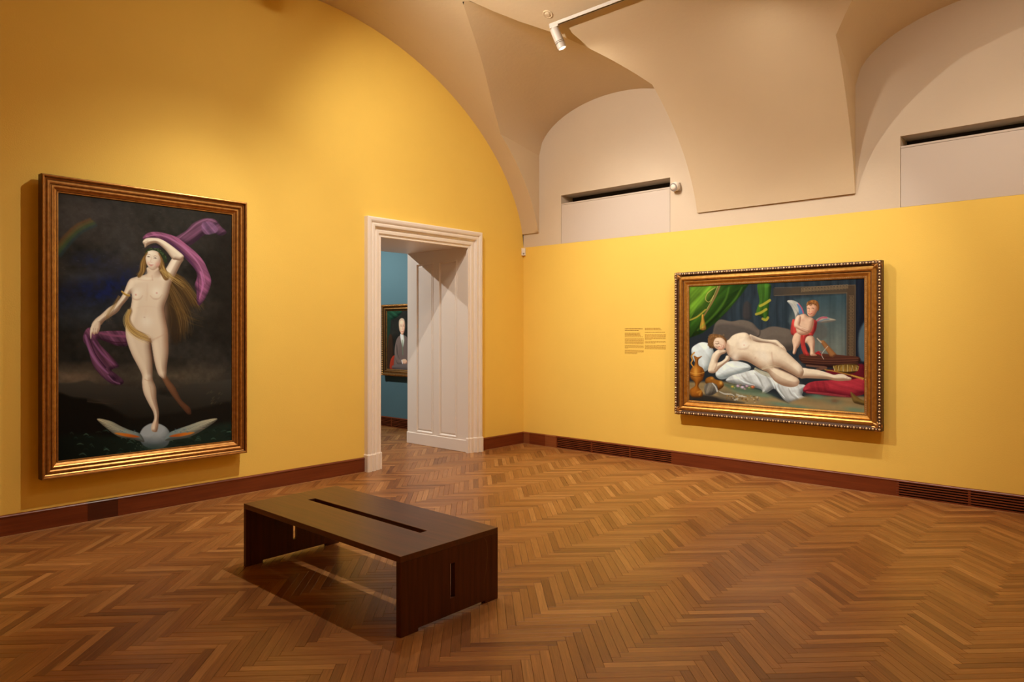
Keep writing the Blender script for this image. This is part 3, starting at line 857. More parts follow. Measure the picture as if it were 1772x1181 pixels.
scam = empty('security_camera', (0, -2.46, 3.345), 'small white round security camera beside the end of the light slot', 'camera')
m = MB(); m.box((-0.030, -2.500, 3.290), (0.0, -2.425, 3.385)); PC(m.build('mount', M['device'], bevel=0.006), scam)
ax = Vector((-0.80, 0.10, -0.25)).normalized(); b0 = Vector((-0.020, -2.460, 3.345))
m = MB(); m.lathe([(0.040, 0.0), (0.052, 0.010), (0.055, 0.02), (0.055, 0.060), (0.050, 0.068)], b0, ax, 28); PC(m.build('housing', M['door_white'], smooth=False), scam)
m = MB(); m.lathe([(0.050, 0.067), (0.050, 0.073), (0.040, 0.075)], b0, ax, 28); PC(m.build('lens_ring', M['device_grey']), scam)
m = MB(); m.lathe([(0.036, 0.073), (0.034, 0.079), (0.024, 0.086), (0.010, 0.090)], b0, ax, 24); PC(m.build('lens', M['door_white'], smooth=True), scam)

# ------------------------------------------------------------------ lighting tracks and spotlights
def track(name, x, z, y0, y1, label):
    t = empty(name, (x, (y0 + y1) / 2, z), label, 'lighting track')
    prof = [(-0.018, 0.0), (0.018, 0.0), (0.018, -0.034), (0.009, -0.034), (0.009, -0.012), (-0.009, -0.012), (-0.009, -0.034), (-0.018, -0.034)]
    PC(sweep('rail', prof, [lambda a, b, yy=yy: (x + a, yy, z + b) for yy in (y0, y1)], M['device']), t)
    PC(box_obj('conductor_slot', (x - 0.009, y1 + 0.03, z - 0.030), (x + 0.009, y0 - 0.01, z - 0.012), M['track_dark']), t)
    PC(box_obj('end_cap', (x - 0.020, y0 - 0.002, z - 0.036), (x + 0.020, y0 + 0.010, z + 0.001), M['device'], bevel=0.003), t)
    return t
spot_no = [0]
def fixture(x, y, z, lens_at, label, group=None):
    """spotlight on a track: adapter, stem, barrel with collar, lit lens; the barrel ends at lens_at"""
    t = empty('spotlight', (x, y, z), label, 'spotlight', group)
    PC(box_obj('adapter', (x - 0.017, y - 0.055, z - 0.052), (x + 0.017, y + 0.055, z - 0.032), M['device'], bevel=0.003), t)
    m = MB(); m.lathe([(0.010, 0), (0.010, 0.05)], (x, y, z - 0.040), (0, 0, -1), 12); PC(m.build('stem', M['device']), t)
    e = Vector(lens_at); top = Vector((x, y, z - 0.075))
    ax = (e - top).normalized(); ln = (e - top).length
    m = MB(); m.lathe([(0.030, -0.02), (0.046, -0.014), (0.048, 0.0), (0.048, ln * 0.62), (0.043, ln * 0.63)], top, ax, 28); PC(m.build('barrel', M['device']), t)
    m = MB(); m.lathe([(0.043, ln * 0.625), (0.043, ln * 0.74)], top, ax, 28); PC(m.build('collar', M['device_grey']), t)
    m = MB(); m.lathe([(0.050, ln * 0.66), (0.050, ln * 0.70)], top, ax, 28); PC(m.build('focus_ring', M['device']), t)
    m = MB(); m.lathe([(0.045, ln * 0.73), (0.047, ln * 0.74), (0.047, ln * 0.97), (0.044, ln * 0.975)], top, ax, 28); PC(m.build('snoot', M['device']), t)
    m = MB(); m.lathe([(0.038, ln * 0.974), (0.040, ln * 0.982), (0.030, ln * 0.986)], top, ax, 24); PC(m.build('lens', M['lens']), t)
    return t
TZ1 = 4.838
track('lighting_track', -1.83, TZ1, -1.985, -6.9, 'white lighting track on the vault with one spotlight hanging at its end')
TZ2 = 5.165
track('lighting_track', -3.90, TZ2, -1.0, -6.9, 'white lighting track along the crown of the vault, above the frame')
ORD = ['first', 'second', 'third', 'fourth', 'fifth', 'sixth']
cnt = {}
for i, d in enumerate(LAMPS):
    p = Vector(d['p']); dr = (Vector(d['t']) - p).normalized()
    side = p.x > -3; tz = TZ1 if side else TZ2
    k = cnt.get(side, 0); cnt[side] = k + 1
    if i == 0: lab = 'white cylindrical spotlight hanging from the visible end of the lighting track'
    else: lab = 'white cylindrical spotlight above the frame, %s along the %s track' % (ORD[k], 'side' if side else 'crown')
    bx, by = (-1.83, -2.035) if i == 0 else (p.x, p.y)
    fixture(bx, by, tz, p - dr * 0.012 if i else p, lab)
ros = empty('ceiling_rosette', (-1.926, -2.022, 4.914), 'small round plaster cap on the vault beside the track end', 'cap')
m = MB(); m.lathe([(0.056, -0.012), (0.056, 0.004), (0.046, 0.009), (0.040, 0.006), (0.030, 0.006), (0.024, 0.011), (0.010, 0.013)], (-1.926, -2.022, zv(-1.926)), (-0.40, 0, -1), 28)
PC(m.build('cap', M['plaster']), ros)
# ------------------------------------------------------------------ the pictures: flat oil paintings, laid in as brush shapes on a fine grid
def vnoise(h, w, cell, seed):
    r = np.random.RandomState(seed)
    gh, gw = int(h / cell) + 3, int(w / cell) + 3
    g = r.rand(gh, gw)
    y = np.arange(h) / cell; x = np.arange(w) / cell
    yi = y.astype(int); xi = x.astype(int); fy = y - yi; fx = x - xi
    fy = fy * fy * (3 - 2 * fy); fx = fx * fx * (3 - 2 * fx)
    a = g[yi][:, xi]; b = g[yi][:, xi + 1]; c = g[yi + 1][:, xi]; d = g[yi + 1][:, xi + 1]
    return (a * (1 - fx) + b * fx) * (1 - fy)[:, None] + (c * (1 - fx) + d * fx) * fy[:, None]
def fbm(h, w, cell, seed, octs=4):
    o = np.zeros((h, w)); amp = 1.0; t = 0
    for i in range(octs):
        o += amp * vnoise(h, w, max(1.01, cell / 2 ** i), seed + i); t += amp; amp *= 0.55
    return o / t
def spline(pts, closed, n=6):
    P = np.array(pts, float); m = len(P); out = []
    for i in range(m if closed else m - 1):
        if closed: p0, p1, p2, p3 = P[(i-1) % m], P[i], P[(i+1) % m], P[(i+2) % m]
        else: p0, p1, p2, p3 = P[max(i-1, 0)], P[i], P[i+1], P[min(i+2, m-1)]
        for k in range(n):
            t = k / n
            out.append(0.5 * (2*p1 + (p2-p0)*t + (2*p0-5*p1+4*p2-p3)*t*t + (3*p1-p0-3*p2+p3)*t**3))
    if not closed: out.append(P[-1])
    return np.array(out)
class Pic:
    def __init__(s, corners, w, h, conv):
        """corners: drawing coordinates of the picture's corners (top left, top right, bottom right, bottom left)"""
        s.w, s.h, s.conv = w, h, conv
        (x0, y0), (x1, y1), (x2, y2), (x3, y3) = corners
        A = []; B = []
        for (u, v), (x, y) in zip(((0,0),(1,0),(1,1),(0,1)), corners):
            A.append([u, v, 1, 0, 0, 0, -u*x, -v*x]); B.append(x); A.append([0, 0, 0, u, v, 1, -u*y, -v*y]); B.append(y)
        k = np.linalg.solve(np.array(A, float), np.array(B, float))
        V, U = np.mgrid[0:h, 0:w]; U = U / (w - 1); V = V / (h - 1)
        D = k[6]*U + k[7]*V + 1
        s.X = (k[0]*U + k[1]*V + k[2]) / D; s.Y = (k[3]*U + k[4]*V + k[5]) / D
        s.img = np.zeros((h, w, 3)); s.px = (abs(x1 - x0) / w + abs(y3 - y0) / h) / 2
    def box(s, P, pad):
        a, b = P.min(0) - pad, P.max(0) + pad
        m = (s.X >= a[0]) & (s.X <= b[0]) & (s.Y >= a[1]) & (s.Y <= b[1])
        r = np.where(m.any(1))[0]; c = np.where(m.any(0))[0]
        if not len(r) or not len(c): return None
        return slice(r[0], r[-1] + 1), slice(c[0], c[-1] + 1)
    def mix(s, sl, a, col):
        a = np.clip(a, 0, 1)[..., None]; s.img[sl] = s.img[sl] * (1 - a) + np.asarray(col) * a
    def dist(s, P, sl, closed):
        X, Y = s.X[sl], s.Y[sl]; d = np.full(X.shape, 1e9); ins = np.zeros(X.shape, bool); tt = np.zeros(X.shape)
        m = len(P); n = m if closed else m - 1
        for i in range(n):
            (ax, ay), (bx, by) = P[i], P[(i + 1) % m]
            dx, dy = bx - ax, by - ay; l = dx*dx + dy*dy + 1e-12
            t = np.clip(((X-ax)*dx + (Y-ay)*dy) / l, 0, 1)
            q = (X-ax-t*dx)**2 + (Y-ay-t*dy)**2
            if not closed: tt = np.where(q < d, (i + t) / n, tt)
            d = np.minimum(d, q)
            if closed and ay != by:
                ins ^= ((ay > Y) != (by > Y)) & (X < (bx-ax) * (Y-ay) / (by-ay) + ax)
        d = np.sqrt(d)
        return (np.where(ins, d, -d), None) if closed else (d, tt)
    def fill(s, pts, col, soft=0.8, op=1.0, dark=None, R=8, light=(-0.45, -0.6), grad=None, amb=0.25, curve=True, streak=None):
        """a filled outline; with dark and R it is modelled as a rounded form; grad=(col2, x0, y0, x1, y1) runs across it"""
        P = spline([s.conv(*p) for p in pts], True) if curve else np.array([s.conv(*p) for p in pts], float)
        sl = s.box(P, soft * 2)
        if sl is None: return
        d, _ = s.dist(P, sl, True)
        a = np.clip(d / soft + 0.5, 0, 1) * op
        c = np.array(col, float) / 255.0 * np.ones(d.shape + (3,))
        if grad:
            c2, x0, y0, x1, y1 = grad; (x0, y0), (x1, y1) = s.conv(x0, y0), s.conv(x1, y1)
            t = np.clip(((s.X[sl]-x0)*(x1-x0) + (s.Y[sl]-y0)*(y1-y0)) / ((x1-x0)**2 + (y1-y0)**2), 0, 1)[..., None]
            c = c * (1 - t) + np.array(c2) / 255.0 * t
        if dark is not None:
            q = np.clip(1 - np.clip(d, 0, R) / R, 0, 1); hgt = np.sqrt(np.clip(1 - q*q, 0, 1)) * R
            for _ in range(2):
                hgt = (np.pad(hgt, 1, 'edge')[:-2, 1:-1] + np.pad(hgt, 1, 'edge')[2:, 1:-1] + np.pad(hgt, 1, 'edge')[1:-1, :-2] + np.pad(hgt, 1, 'edge')[1:-1, 2:] + hgt * 2) / 6
            if min(hgt.shape) > 2:
                gy, gx_ = np.gradient(hgt); gx_ = gx_ / s.px; gy = gy / s.px
                nz = 1 / np.sqrt(1 + gx_**2 + gy**2)
                lx, ly = light; lz = math.sqrt(max(0.05, 1 - lx*lx - ly*ly))
                lam = np.clip((-gx_*lx - gy*ly + lz) * nz, 0, 1)
                k = np.clip(amb + (1 - amb) * lam / lz * 0.85, 0, 1.0)[..., None]
                c = np.array(dark) / 255.0 * (1 - k) + c * k
        if streak:
            amt, ang, fr, seed = streak
            ca, sa = math.cos(ang), math.sin(ang)
            q = (s.X[sl] * -sa + s.Y[sl] * ca) / fr
            r = np.random.RandomState(seed); ph = r.rand(5) * 6.28
            f = sum(np.sin(q * m + ph[i] + 0.6 * np.sin((s.X[sl]*ca + s.Y[sl]*sa) / fr * 0.3 + i)) / (i + 1) for i, m in enumerate((1.0, 1.7, 2.9, 4.3, 6.1))) / 2.2
            c = np.clip(c * (1 + amt * f[..., None]), 0, 1)
        s.mix(sl, a, c)
    def line(s, pts, w0, w1, col, op=1.0, soft=0.7, w2=None, curve=True):
        """a brush stroke whose half width runs w0 -> w1 (-> w2)"""
        P = spline([s.conv(*p) for p in pts], False) if curve and len(pts) > 2 else np.array([s.conv(*p) for p in pts], float)
        sl = s.box(P, max(w0, w1, w2 or 0) + soft * 2)
        if sl is None: return
        d, t = s.dist(P, sl, False)
        w = w0 + (w1 - w0) * t if w2 is None else np.where(t < .5, w0 + (w1-w0)*t*2, w1 + (w2-w1)*(t*2-1))
        s.mix(sl, np.clip((w - d) / soft + 0.5, 0, 1) * op, np.array(col) / 255.0)
    def blob(s, x, y, rx, ry, col, op=1.0, ang=0.0, hard=2.0):
        (x, y) = s.conv(x, y); P = np.array([[x - max(rx, ry)*1.6, y - max(rx, ry)*1.6], [x + max(rx, ry)*1.6, y + max(rx, ry)*1.6]])
        sl = s.box(P, 0)
        if sl is None: return
        ca, sa = math.cos(ang), math.sin(ang); dx, dy = s.X[sl] - x, s.Y[sl] - y
        r = ((dx*ca + dy*sa) / rx)**2 + ((-dx*sa + dy*ca) / ry)**2
        s.mix(sl, np.exp(-r**(hard/2) * 1.2) * op, np.array(col) / 255.0)
    def hair(s, pts, spread, n, cols, w=0.5, op=0.8, seed=0, wav=1.0):
        r = random.Random(seed); P = [s.conv(*p) for p in pts]
        for i in range(n):
            o = r.gauss(0, .5); q = []; e = r.uniform(.55, 1.12)
            for j, (x, y) in enumerate(P):
                a, b = P[max(j-1, 0)], P[min(j+1, len(P)-1)]; dx, dy = b[0]-a[0], b[1]-a[1]; l = math.hypot(dx, dy) or 1
                k = o * spread * (0.5 + 0.9 * j / (len(P) - 1)) + r.uniform(-wav, wav)
                q.append((x - dy/l*k, y + dx/l*k))
            (xa, ya), (xb, yb) = q[-2], q[-1]; q[-1] = (xa + (xb - xa) * e, ya + (yb - ya) * e)
            c0, s.conv = s.conv, (lambda a, b: (a, b))
            s.line(q, w * .8, w, r.choice(cols), op * r.uniform(0.35, 0.9), 1.0, w2=w * .15); s.conv = c0

def picture_left():
    cA = lambda x, y: (40 + x / 4.217, 280 + y / 4.217)
    cB = lambda x, y: (40 + x / 3.69, 540 + y / 3.69)
    W_, H_ = 352, 524
    p = Pic([(100.5, 333.5), (399.3, 371.3), (400.3, 762.8), (99.6, 798.5)], W_, H_, lambda x, y: (x, y))
    X, Y = p.X, p.Y
    n1, n2, n3 = fbm(H_, W_, 70, 1), fbm(H_, W_, 30, 5), fbm(H_, W_, 9, 9, 3)
    def lay(c, a): p.img[:] = p.img * (1 - np.clip(a, 0, 1)[..., None]) + np.array(c) / 255.0 * np.clip(a, 0, 1)[..., None]
    p.img[:] = np.array([50, 43, 37]) / 255.0
    lay((28, 25, 22), np.clip((n1 - .45) * 4, 0, 1) * .8)
    lay((82, 70, 64), np.clip(1.2 - np.hypot((X-150)/75, (Y-375)/45), 0, 1) * (.35 + n2 * .6))
    lay((70, 62, 58), np.clip(1 - np.hypot((X-210)/70, (Y-430)/60), 0, 1) * n2)
    lay((25, 31, 64), np.clip(1.35 - np.hypot((X-170)/100, (Y-500)/32 + (X-170)/150), 0, 1) * (.15 + 1.1 * n2 * n3 * 1.6))
    lay((28, 34, 66), np.clip(1 - np.hypot((X-160)/60, (Y-450)/22), 0, 1) * n2 * n3 * 1.6)
    lay((78, 78, 84), np.clip(1 - np.hypot((X-140)/60, (Y-476)/14), 0, 1) * n2 * .8)
    lay((54, 56, 62), np.clip(1 - np.hypot((X-150)/100, (Y-545)/38), 0, 1) * (.4 + n2 * .5))
    lay((112, 88, 68), np.clip(1 - np.hypot((X-120)/110, (Y-652)/30), 0, 1) * .95)
    lay((96, 78, 60), np.clip(1 - np.hypot((X-300)/130, (Y-650)/30), 0, 1) * .8)
    lay((38, 30, 24), np.clip((X-330)/60, 0, 1) * np.clip((640-Y)/80, 0, 1) * .7)
    p.img *= (0.86 + 0.28 * n3)[..., None]
    # short pale flecks across the upper background
    r = random.Random(3)
    for i in range(240):
        x, y = r.uniform(105, 330), r.uniform(345, 470); l = r.uniform(1, 5)
        p.line([(x, y), (x + l, y + l * 0.12)], .25, .2, (120, 106, 98), r.uniform(.05, .28), .5, curve=False)
    # rainbow
    for o, c in ((-5, (120, 72, 34)), (-1.5, (112, 92, 40)), (2, (66, 88, 46)), (5.5, (44, 62, 62))):
        p.line([(98 + o, 436 + o), (118 + o, 412 + o), (138 + o, 394 + o), (160 + o, 384 + o)], 3.2, 2.2, c, .50, 3.5)
    # hills and dark land
    p.fill([(90, 668), (110, 664), (130, 662), (148, 658), (165, 664), (185, 668), (215, 668), (240, 674), (270, 682), (296, 686), (312, 672), (330, 664), (352, 664), (375, 660), (410, 662), (410, 730), (90, 730)], (62, 54, 46), 3, .95, grad=((32, 27, 22), 240, 660, 240, 722))
    p.fill([(90, 690), (130, 690), (165, 696), (200, 710), (230, 724), (300, 716), (350, 706), (410, 700), (410, 780), (90, 800)], (26, 21, 17), 6, .95, grad=((14, 13, 10), 240, 690, 200, 780))
    p.fill([(90, 688), (125, 688), (165, 694), (196, 712), (215, 730), (200, 780), (90, 800)], (18, 14, 11), 5, .9)
    p.hair([(150, 694), (210, 700)], 6, 26, [(60, 48, 40), (74, 58, 46)], .4, .35, 4)
    for i in range(18):
        x, y = r.uniform(355, 382), r.uniform(678, 700); p.line([(x, y), (x + 3, y - 3)], .5, .3, (96, 84, 54), .4)
    # sea
    p.fill([(90, 760), (140, 752), (200, 756), (260, 748), (330, 746), (410, 734), (410, 800), (90, 810)], (30, 40, 31), 9, .9, grad=((14, 18, 14), 260, 752, 110, 800))
    for i in range(130):
        x, y = r.uniform(120, 398), r.uniform(742, 792); l = r.uniform(4, 14); q = r.random()
        if abs(x - 266) < 22 and y < 765: continue
        p.line([(x, y), (x + l*.5, y - r.uniform(1, 3.2)), (x + l, y + r.uniform(0, 2))], .5, 1.0, (92, 116, 92) if q > .8 else (54, 72, 58) if q > .4 else (16, 22, 16), r.uniform(.2, .6), 1.2, w2=.3)
    for i in range(60):
        x, y = r.gauss(266, 16), r.gauss(775, 4); p.blob(x, y, .9, .7, (176, 176, 130), r.uniform(.2, .6))
    # winged globe
    p.fill([(240, 757), (246, 742), (258, 734), (268, 733), (280, 736), (290, 744), (294, 757), (288, 772), (268, 778), (248, 772)], (160, 158, 156), 1.5, 1, dark=(58, 64, 66), R=22, light=(-.2, -.75))
    p.blob(266, 776, 26, 6, (56, 70, 60), .7)
    for pts, sgn in ((((167, 725.6), (190, 729), (208, 738), (224, 745), (241, 751), (249, 765), (240, 764), (226, 760), (206, 757), (186, 744)), 1), (((376, 725.6), (352, 728), (328, 736), (308, 743), (292, 750), (284, 762), (292, 763), (306, 761), (327, 757), (352, 744)), -1)):
        p.fill(pts, (192, 170, 134), 1, 1, grad=((120, 128, 124), pts[0][0], 726, pts[4][0], 752), dark=(60, 52, 44), R=9)
        root = pts[4]; tip = pts[0]
        for k in range(9):
            t = k / 8
            x = root[0] + (pts[9][0] + (tip[0]-pts[9][0]) * t - root[0]) * .98; y = 744 + (725 - 744) * t
            p.line([(root[0] - 18*sgn, root[1] - 2), (x, y)], .45, .2, (212, 196, 160) if k % 2 else (96, 92, 84), .6, .6, curve=False)
        m = [(root[0], root[1] + 6), (root[0] - 16*sgn, root[1] + 6.5), (root[0] - 34*sgn, root[1] + 3), (root[0] - 44*sgn, root[1] - 1), (root[0] - 30*sgn, root[1] - 1), (root[0] - 12*sgn, root[1] + 2)]
        p.fill(m, (214, 124, 38), 1.5, .95, grad=((176, 74, 22), m[3][0], m[3][1], m[0][0], m[0][1]))
        for k in range(16):
            p.blob(root[0] - sgn * r.uniform(8, 34), root[1] - 4 + r.uniform(-4, 3), 1.6, 1.0, r.choice([(104, 132, 138), (140, 156, 150), (70, 96, 108)]), .6)
    # long loose hair behind the body
    p.fill([(286, 468), (304, 474), (326, 496), (342, 528), (330, 530), (322, 560), (312, 590), (296, 590), (286, 540), (288, 505)], (92, 62, 32), 9, .75, grad=((52, 36, 24), 292, 480, 326, 580))
    p.hair([(288, 468), (312, 486), (332, 512), (346, 536)], 11, 60, [(96, 66, 34), (128, 92, 48), (160, 122, 66), (70, 46, 26)], .6, .6, 11, 2.5)
    p.hair([(290, 490), (304, 520), (316, 552), (318, 588)], 14, 70, [(84, 56, 30), (104, 72, 38), (134, 98, 54), (58, 38, 22)], .7, .5, 12, 3.5)
    p.hair([(296, 520), (324, 548), (352, 560)], 10, 26, [(84, 58, 30), (112, 82, 42)], .5, .35, 13, 3)
    
    # purple drapery, upper
    D1, L1 = (54, 29, 42), (144, 80, 104)
    p.fill([(300, 412), (320, 399), (334, 385), (355, 377), (372, 380), (381, 391), (391, 401), (381, 407), (367, 402), (352, 406), (340, 416), (326, 424), (312, 418)], (106, 64, 80), 1.2, 1, dark=(44, 26, 36), R=9, streak=(.30, -.6, 3.2, 2))
    p.fill([(350, 384), (364, 384), (376, 394), (372, 402), (356, 405), (348, 396)], (124, 82, 106), 1.2, .7, streak=(.3, .9, 2.4, 5))
    p.line([(308, 412), (326, 398), (340, 386), (358, 379), (374, 384)], .8, 1.4, (150, 96, 116), .7, 1, w2=.4)
    p.fill([(246, 411), (254, 403), (266, 400.5), (280, 402), (303, 409), (320, 421), (338, 436), (351, 451), (359, 468), (364.5, 486), (358, 508), (346, 527), (340, 523), (339, 505), (336, 493), (340, 477), (335, 464), (323, 450), (306, 433), (288, 420), (268, 412.5), (250, 414)], L1, 1.0, 1, dark=D1, R=9, light=(.1, -.7), streak=(.22, .7, 2.6, 8))
    p.line([(252, 409), (276, 406), (304, 418), (330, 440), (347, 464), (354, 490)], .8, 1.6, (184, 112, 142), .7, 1.6, w2=.6)
    p.line([(262, 412), (290, 417), (320, 442), (340, 466)], .5, 1.0, (84, 42, 76), .8, 1.4, w2=.5)
    p.line([(346, 470), (350, 492), (344, 516)], 1.2, 2.0, (188, 108, 146), .7, 1.8, w2=.6); p.line([(342, 480), (343, 500), (342, 518)], .6, .8, (78, 36, 64), .8, 1)
    # purple drapery, lower
    p.fill([(143, 581), (148, 570), (157, 566), (170, 573), (192, 572), (218, 575), (220, 597), (202, 598), (182, 591), (168, 586), (173, 597), (189, 613), (203, 629), (204, 635), (192, 640), (200, 647), (213, 659), (208, 666), (192, 664), (178, 654), (165, 640), (157, 624), (151, 602), (144, 591)], (106, 60, 80), 1, 1, dark=(40, 20, 32), R=8, streak=(.32, .95, 3.4, 3))
    p.line([(172, 576), (194, 580), (218, 582)], 1.4, 2.2, (138, 74, 98), .8, 1.6); p.line([(176, 586), (198, 592), (218, 592)], .8, 1.2, (62, 26, 42), .8, 1.2)
    p.line([(147, 580), (154, 604), (168, 628), (186, 646)], 1.6, 2.6, (150, 92, 132), .75, 2, w2=1.2); p.line([(160, 590), (176, 612), (196, 630)], 1.2, 1.8, (140, 80, 120), .7, 1.8, w2=.8)
    p.line([(154, 586), (164, 612), (182, 636)], .7, 1.0, (46, 20, 44), .8, 1.1); p.blob(196, 655, 9, 5, (34, 16, 30), .8, .6); p.line([(186, 650), (196, 660), (206, 664)], 1, 1.2, (150, 94, 128), .6, 1.2)
    # body
    SK, SD = (236, 206, 176), (108, 72, 52)
    p.fill([(278, 650), (286, 650), (294, 660), (303, 672), (312, 690), (319, 698), (328, 706), (330.5, 716), (324, 717), (314, 706), (305, 695), (293, 679), (283, 662)], (140, 92, 62), 1.2, .95, dark=(58, 36, 26), R=6, grad=((96, 56, 36), 282, 655, 322, 712))
    p.fill([(254, 462), (254, 472), (249, 475), (233, 479), (222, 485), (212, 508), (201, 523), (187, 532), (175, 543), (163, 553), (158, 563), (172, 563), (181, 554), (202, 540), (210, 529), (220, 517), (226, 507), (227.5, 517), (224, 538), (217.5, 560), (216.5, 577), (220, 594), (228, 615), (239, 636), (245, 650), (245, 664), (248, 681), (257, 700), (264, 713), (266, 725), (261, 738), (262, 746.5), (270, 748), (273, 739), (273.5, 727), (274, 713), (270, 690), (269, 671), (263, 655), (263, 640), (262, 620), (259.5, 600), (261, 594), (266, 624), (272, 645), (278, 653), (285, 655), (287, 646), (288, 632), (290.5, 610), (290, 590), (289, 570), (284, 546), (283, 530), (290, 511), (295, 490), (303, 474), (312, 456), (316.5, 447), (306, 437), (297, 446), (287, 463), (279, 473), (276, 470), (275, 462)], SK, .9, 1, dark=SD, R=13, light=(-.45, -.3), amb=.2)
    p.fill([(165, 554), (158, 562), (155, 572), (156, 586), (159, 577), (162, 579), (165, 577), (168, 577), (172, 568), (172, 558)], SK, .8, 1, dark=(150, 104, 80), R=4)
    for x in (160, 163.5, 167): p.line([(x + 1, 568), (x, 577)], .4, .4, (150, 104, 82), .6, .6)
    p.fill([(297, 447), (286, 433), (273, 422), (266, 420), (256, 423), (250, 428), (249, 424), (246, 418), (252, 412), (267, 411), (278, 413.5), (291, 421), (308, 434), (317, 443), (312, 450), (303, 449)], SK, .8, 1, dark=SD, R=7, light=(-.3, -.7))
    for q in (((248, 419), (255, 416)), ((249, 422), (256, 419)), ((250, 426), (257, 422))): p.line(q, .35, .4, (168, 118, 92), .6, .6)
    # torso modelling
    for x, y, nx, ny in ((236, 508, 234, 509.5), (269, 507, 270.3, 506.5)):
        p.blob(x, y - 2, 10, 10, (240, 216, 190), .6); p.line([(x - 10, y + 4), (x - 4, y + 9.5), (x + 5, y + 9), (x + 10, y + 3)], .3, 1.3, (176, 132, 104), .4, 2.4, w2=.3); p.blob(nx, ny, 1.6, 1.5, (196, 124, 106), .75)
    p.line([(254, 492), (254, 508), (252, 520)], .6, 1.4, (204, 168, 140), .35, 4, w2=.4)
    p.line([(236, 532), (246, 530), (262, 530), (276, 533)], .3, .8, (206, 168, 140), .3, 3, w2=.3)
    p.line([(252, 534), (250, 548), (252, 560)], .5, .9, (208, 172, 146), .3, 4); p.blob(249, 548.5, 1.6, .8, (150, 102, 80), .75)
    p.blob(252, 556, 12, 12, (242, 220, 196), .5); p.blob(285, 540, 5, 26, (166, 116, 88), .5); p.blob(287, 585, 6, 30, (172, 122, 92), .45)
    p.line([(226, 576), (240, 583), (256, 591)], .5, 1.0, (186, 140, 110), .35, 3); p.line([(259, 586), (260, 602), (265, 628)], 1.0, 1.6, (104, 66, 48), .6, 2.4)
    p.line([(287, 576), (276, 582), (263, 588)], .4, 1.0, (186, 138, 108), .4, 3)
    p.blob(255, 651, 6, 5, (240, 214, 188), .5); p.line([(249, 656), (256, 659), (262, 656)], .4, .8, (176, 128, 100), .5, 1.3); p.blob(279, 646, 6, 5, (236, 206, 178), .5)
    p.line([(259, 668), (263, 690), (269, 708)], .6, 1.0, (180, 132, 104), .4, 2)
    for x in (263.5, 266, 268.6, 271): p.line([(x, 744.5), (x + .3, 748)], .35, .3, (150, 96, 72), .6, .6)
    p.blob(269, 735, 4, 6, (198, 150, 120), .5)
    p.line([(263, 484), (252, 484.5), (238, 483)], .3, .8, (206, 168, 140), .5, 1.5); p.line([(262, 476), (263, 484)], .6, .9, (190, 148, 120), .5, 1.5)
    # hair across the hip, armlet
    p.fill([(224, 532), (228, 538), (225, 552), (234, 568), (250, 578), (262, 592), (248, 588), (230, 580), (217, 566), (216, 550)], (170, 126, 76), 3, .7, dark=(112, 80, 50), R=4)
    p.hair([(224, 536), (218, 552), (224, 568), (240, 580), (258, 588)], 5.5, 46, [(190, 146, 80), (156, 112, 56), (214, 176, 110), (126, 86, 44)], .6, .75, 21, 1.2)
    p.hair([(206, 512), (196, 530), (186, 545), (190, 556)], 4, 14, [(176, 132, 70), (136, 96, 50)], .4, .6, 22, 1.5)
    p.line([(210, 504), (216, 509), (223, 511)], 1.6, 1.6, (170, 124, 56), .95, .8); p.line([(210, 503), (217, 508), (223, 509.5)], .4, .4, (230, 190, 110), .8, .6)
    # head
    p.fill([(253, 434), (256, 440), (253, 456), (250, 470), (240, 480), (237, 476), (243, 466), (246, 450)], (116, 80, 42), 1.5, .95)
    p.fill([(274, 436), (281, 446), (285, 462), (292, 480), (284, 484), (275, 468), (272, 452)], (112, 76, 40), 1.5, .95)
    p.hair([(252, 440), (246, 454), (244, 468), (238, 478)], 4.2, 30, [(150, 108, 56), (112, 76, 38), (184, 142, 82)], .7, .8, 31, 1.2)
    p.hair([(276, 444), (280, 458), (284, 470), (288, 480)], 4, 30, [(150, 108, 56), (96, 64, 34), (190, 148, 86)], .7, .8, 32, 1.2)
    p.fill([(248, 445), (250, 434), (258, 429), (270, 429), (280, 436), (285, 448), (280, 452), (274, 440), (262, 434), (254, 438), (251, 446)], (66, 46, 34), 1, 1, streak=(.3, .4, 1.6, 4))
    p.fill([(250, 436), (258, 428), (270, 428), (282, 436), (288, 450), (284, 454), (278, 442), (266, 434), (254, 438)], (46, 56, 34), 1, .9)
    p.blob(268, 427, 9, 3.5, (60, 40, 66), .8)
    for i in range(44):
        a = r.uniform(0, 1); p.blob(251 + 36*a, 436 - 9*math.sin(a*2.6) + 14*a*a + r.uniform(-2.4, 2.4), 1.3, .8, r.choice([(70, 86, 46), (36, 44, 26), (98, 108, 66)]), .8, r.uniform(0, 3))
    p.fill([(252, 440), (255, 434.5), (264, 432.5), (273, 436), (277.5, 445), (276, 456), (270, 464), (263, 467), (257, 463), (252.5, 455), (251, 446)], (238, 210, 182), .8, 1, dark=(150, 106, 82), R=9, light=(-.45, -.4))
    p.blob(272, 457, 4.5, 5, (214, 140, 118), .55); p.blob(256, 455, 3, 3.5, (222, 152, 130), .45)
    for x0, y0 in ((256.0, 443.6), (267.6, 446.2)):
        p.line([(x0 - 2.4, y0), (x0, y0 - .8), (x0 + 2.6, y0 + .4)], .5, .7, (90, 62, 50), .7, .8, w2=.4); p.line([(x0 - 3, y0 - 3), (x0, y0 - 4.2), (x0 + 3.4, y0 - 2.8)], .4, .6, (140, 100, 72), .5, 1.0, w2=.3); p.blob(x0 + .2, y0 + .2, 1, .9, (60, 46, 42), .8)
    p.line([(261.5, 444), (260, 450), (259.4, 452.6), (262, 453.4)], .3, .5, (190, 140, 114), .5, 1.0)
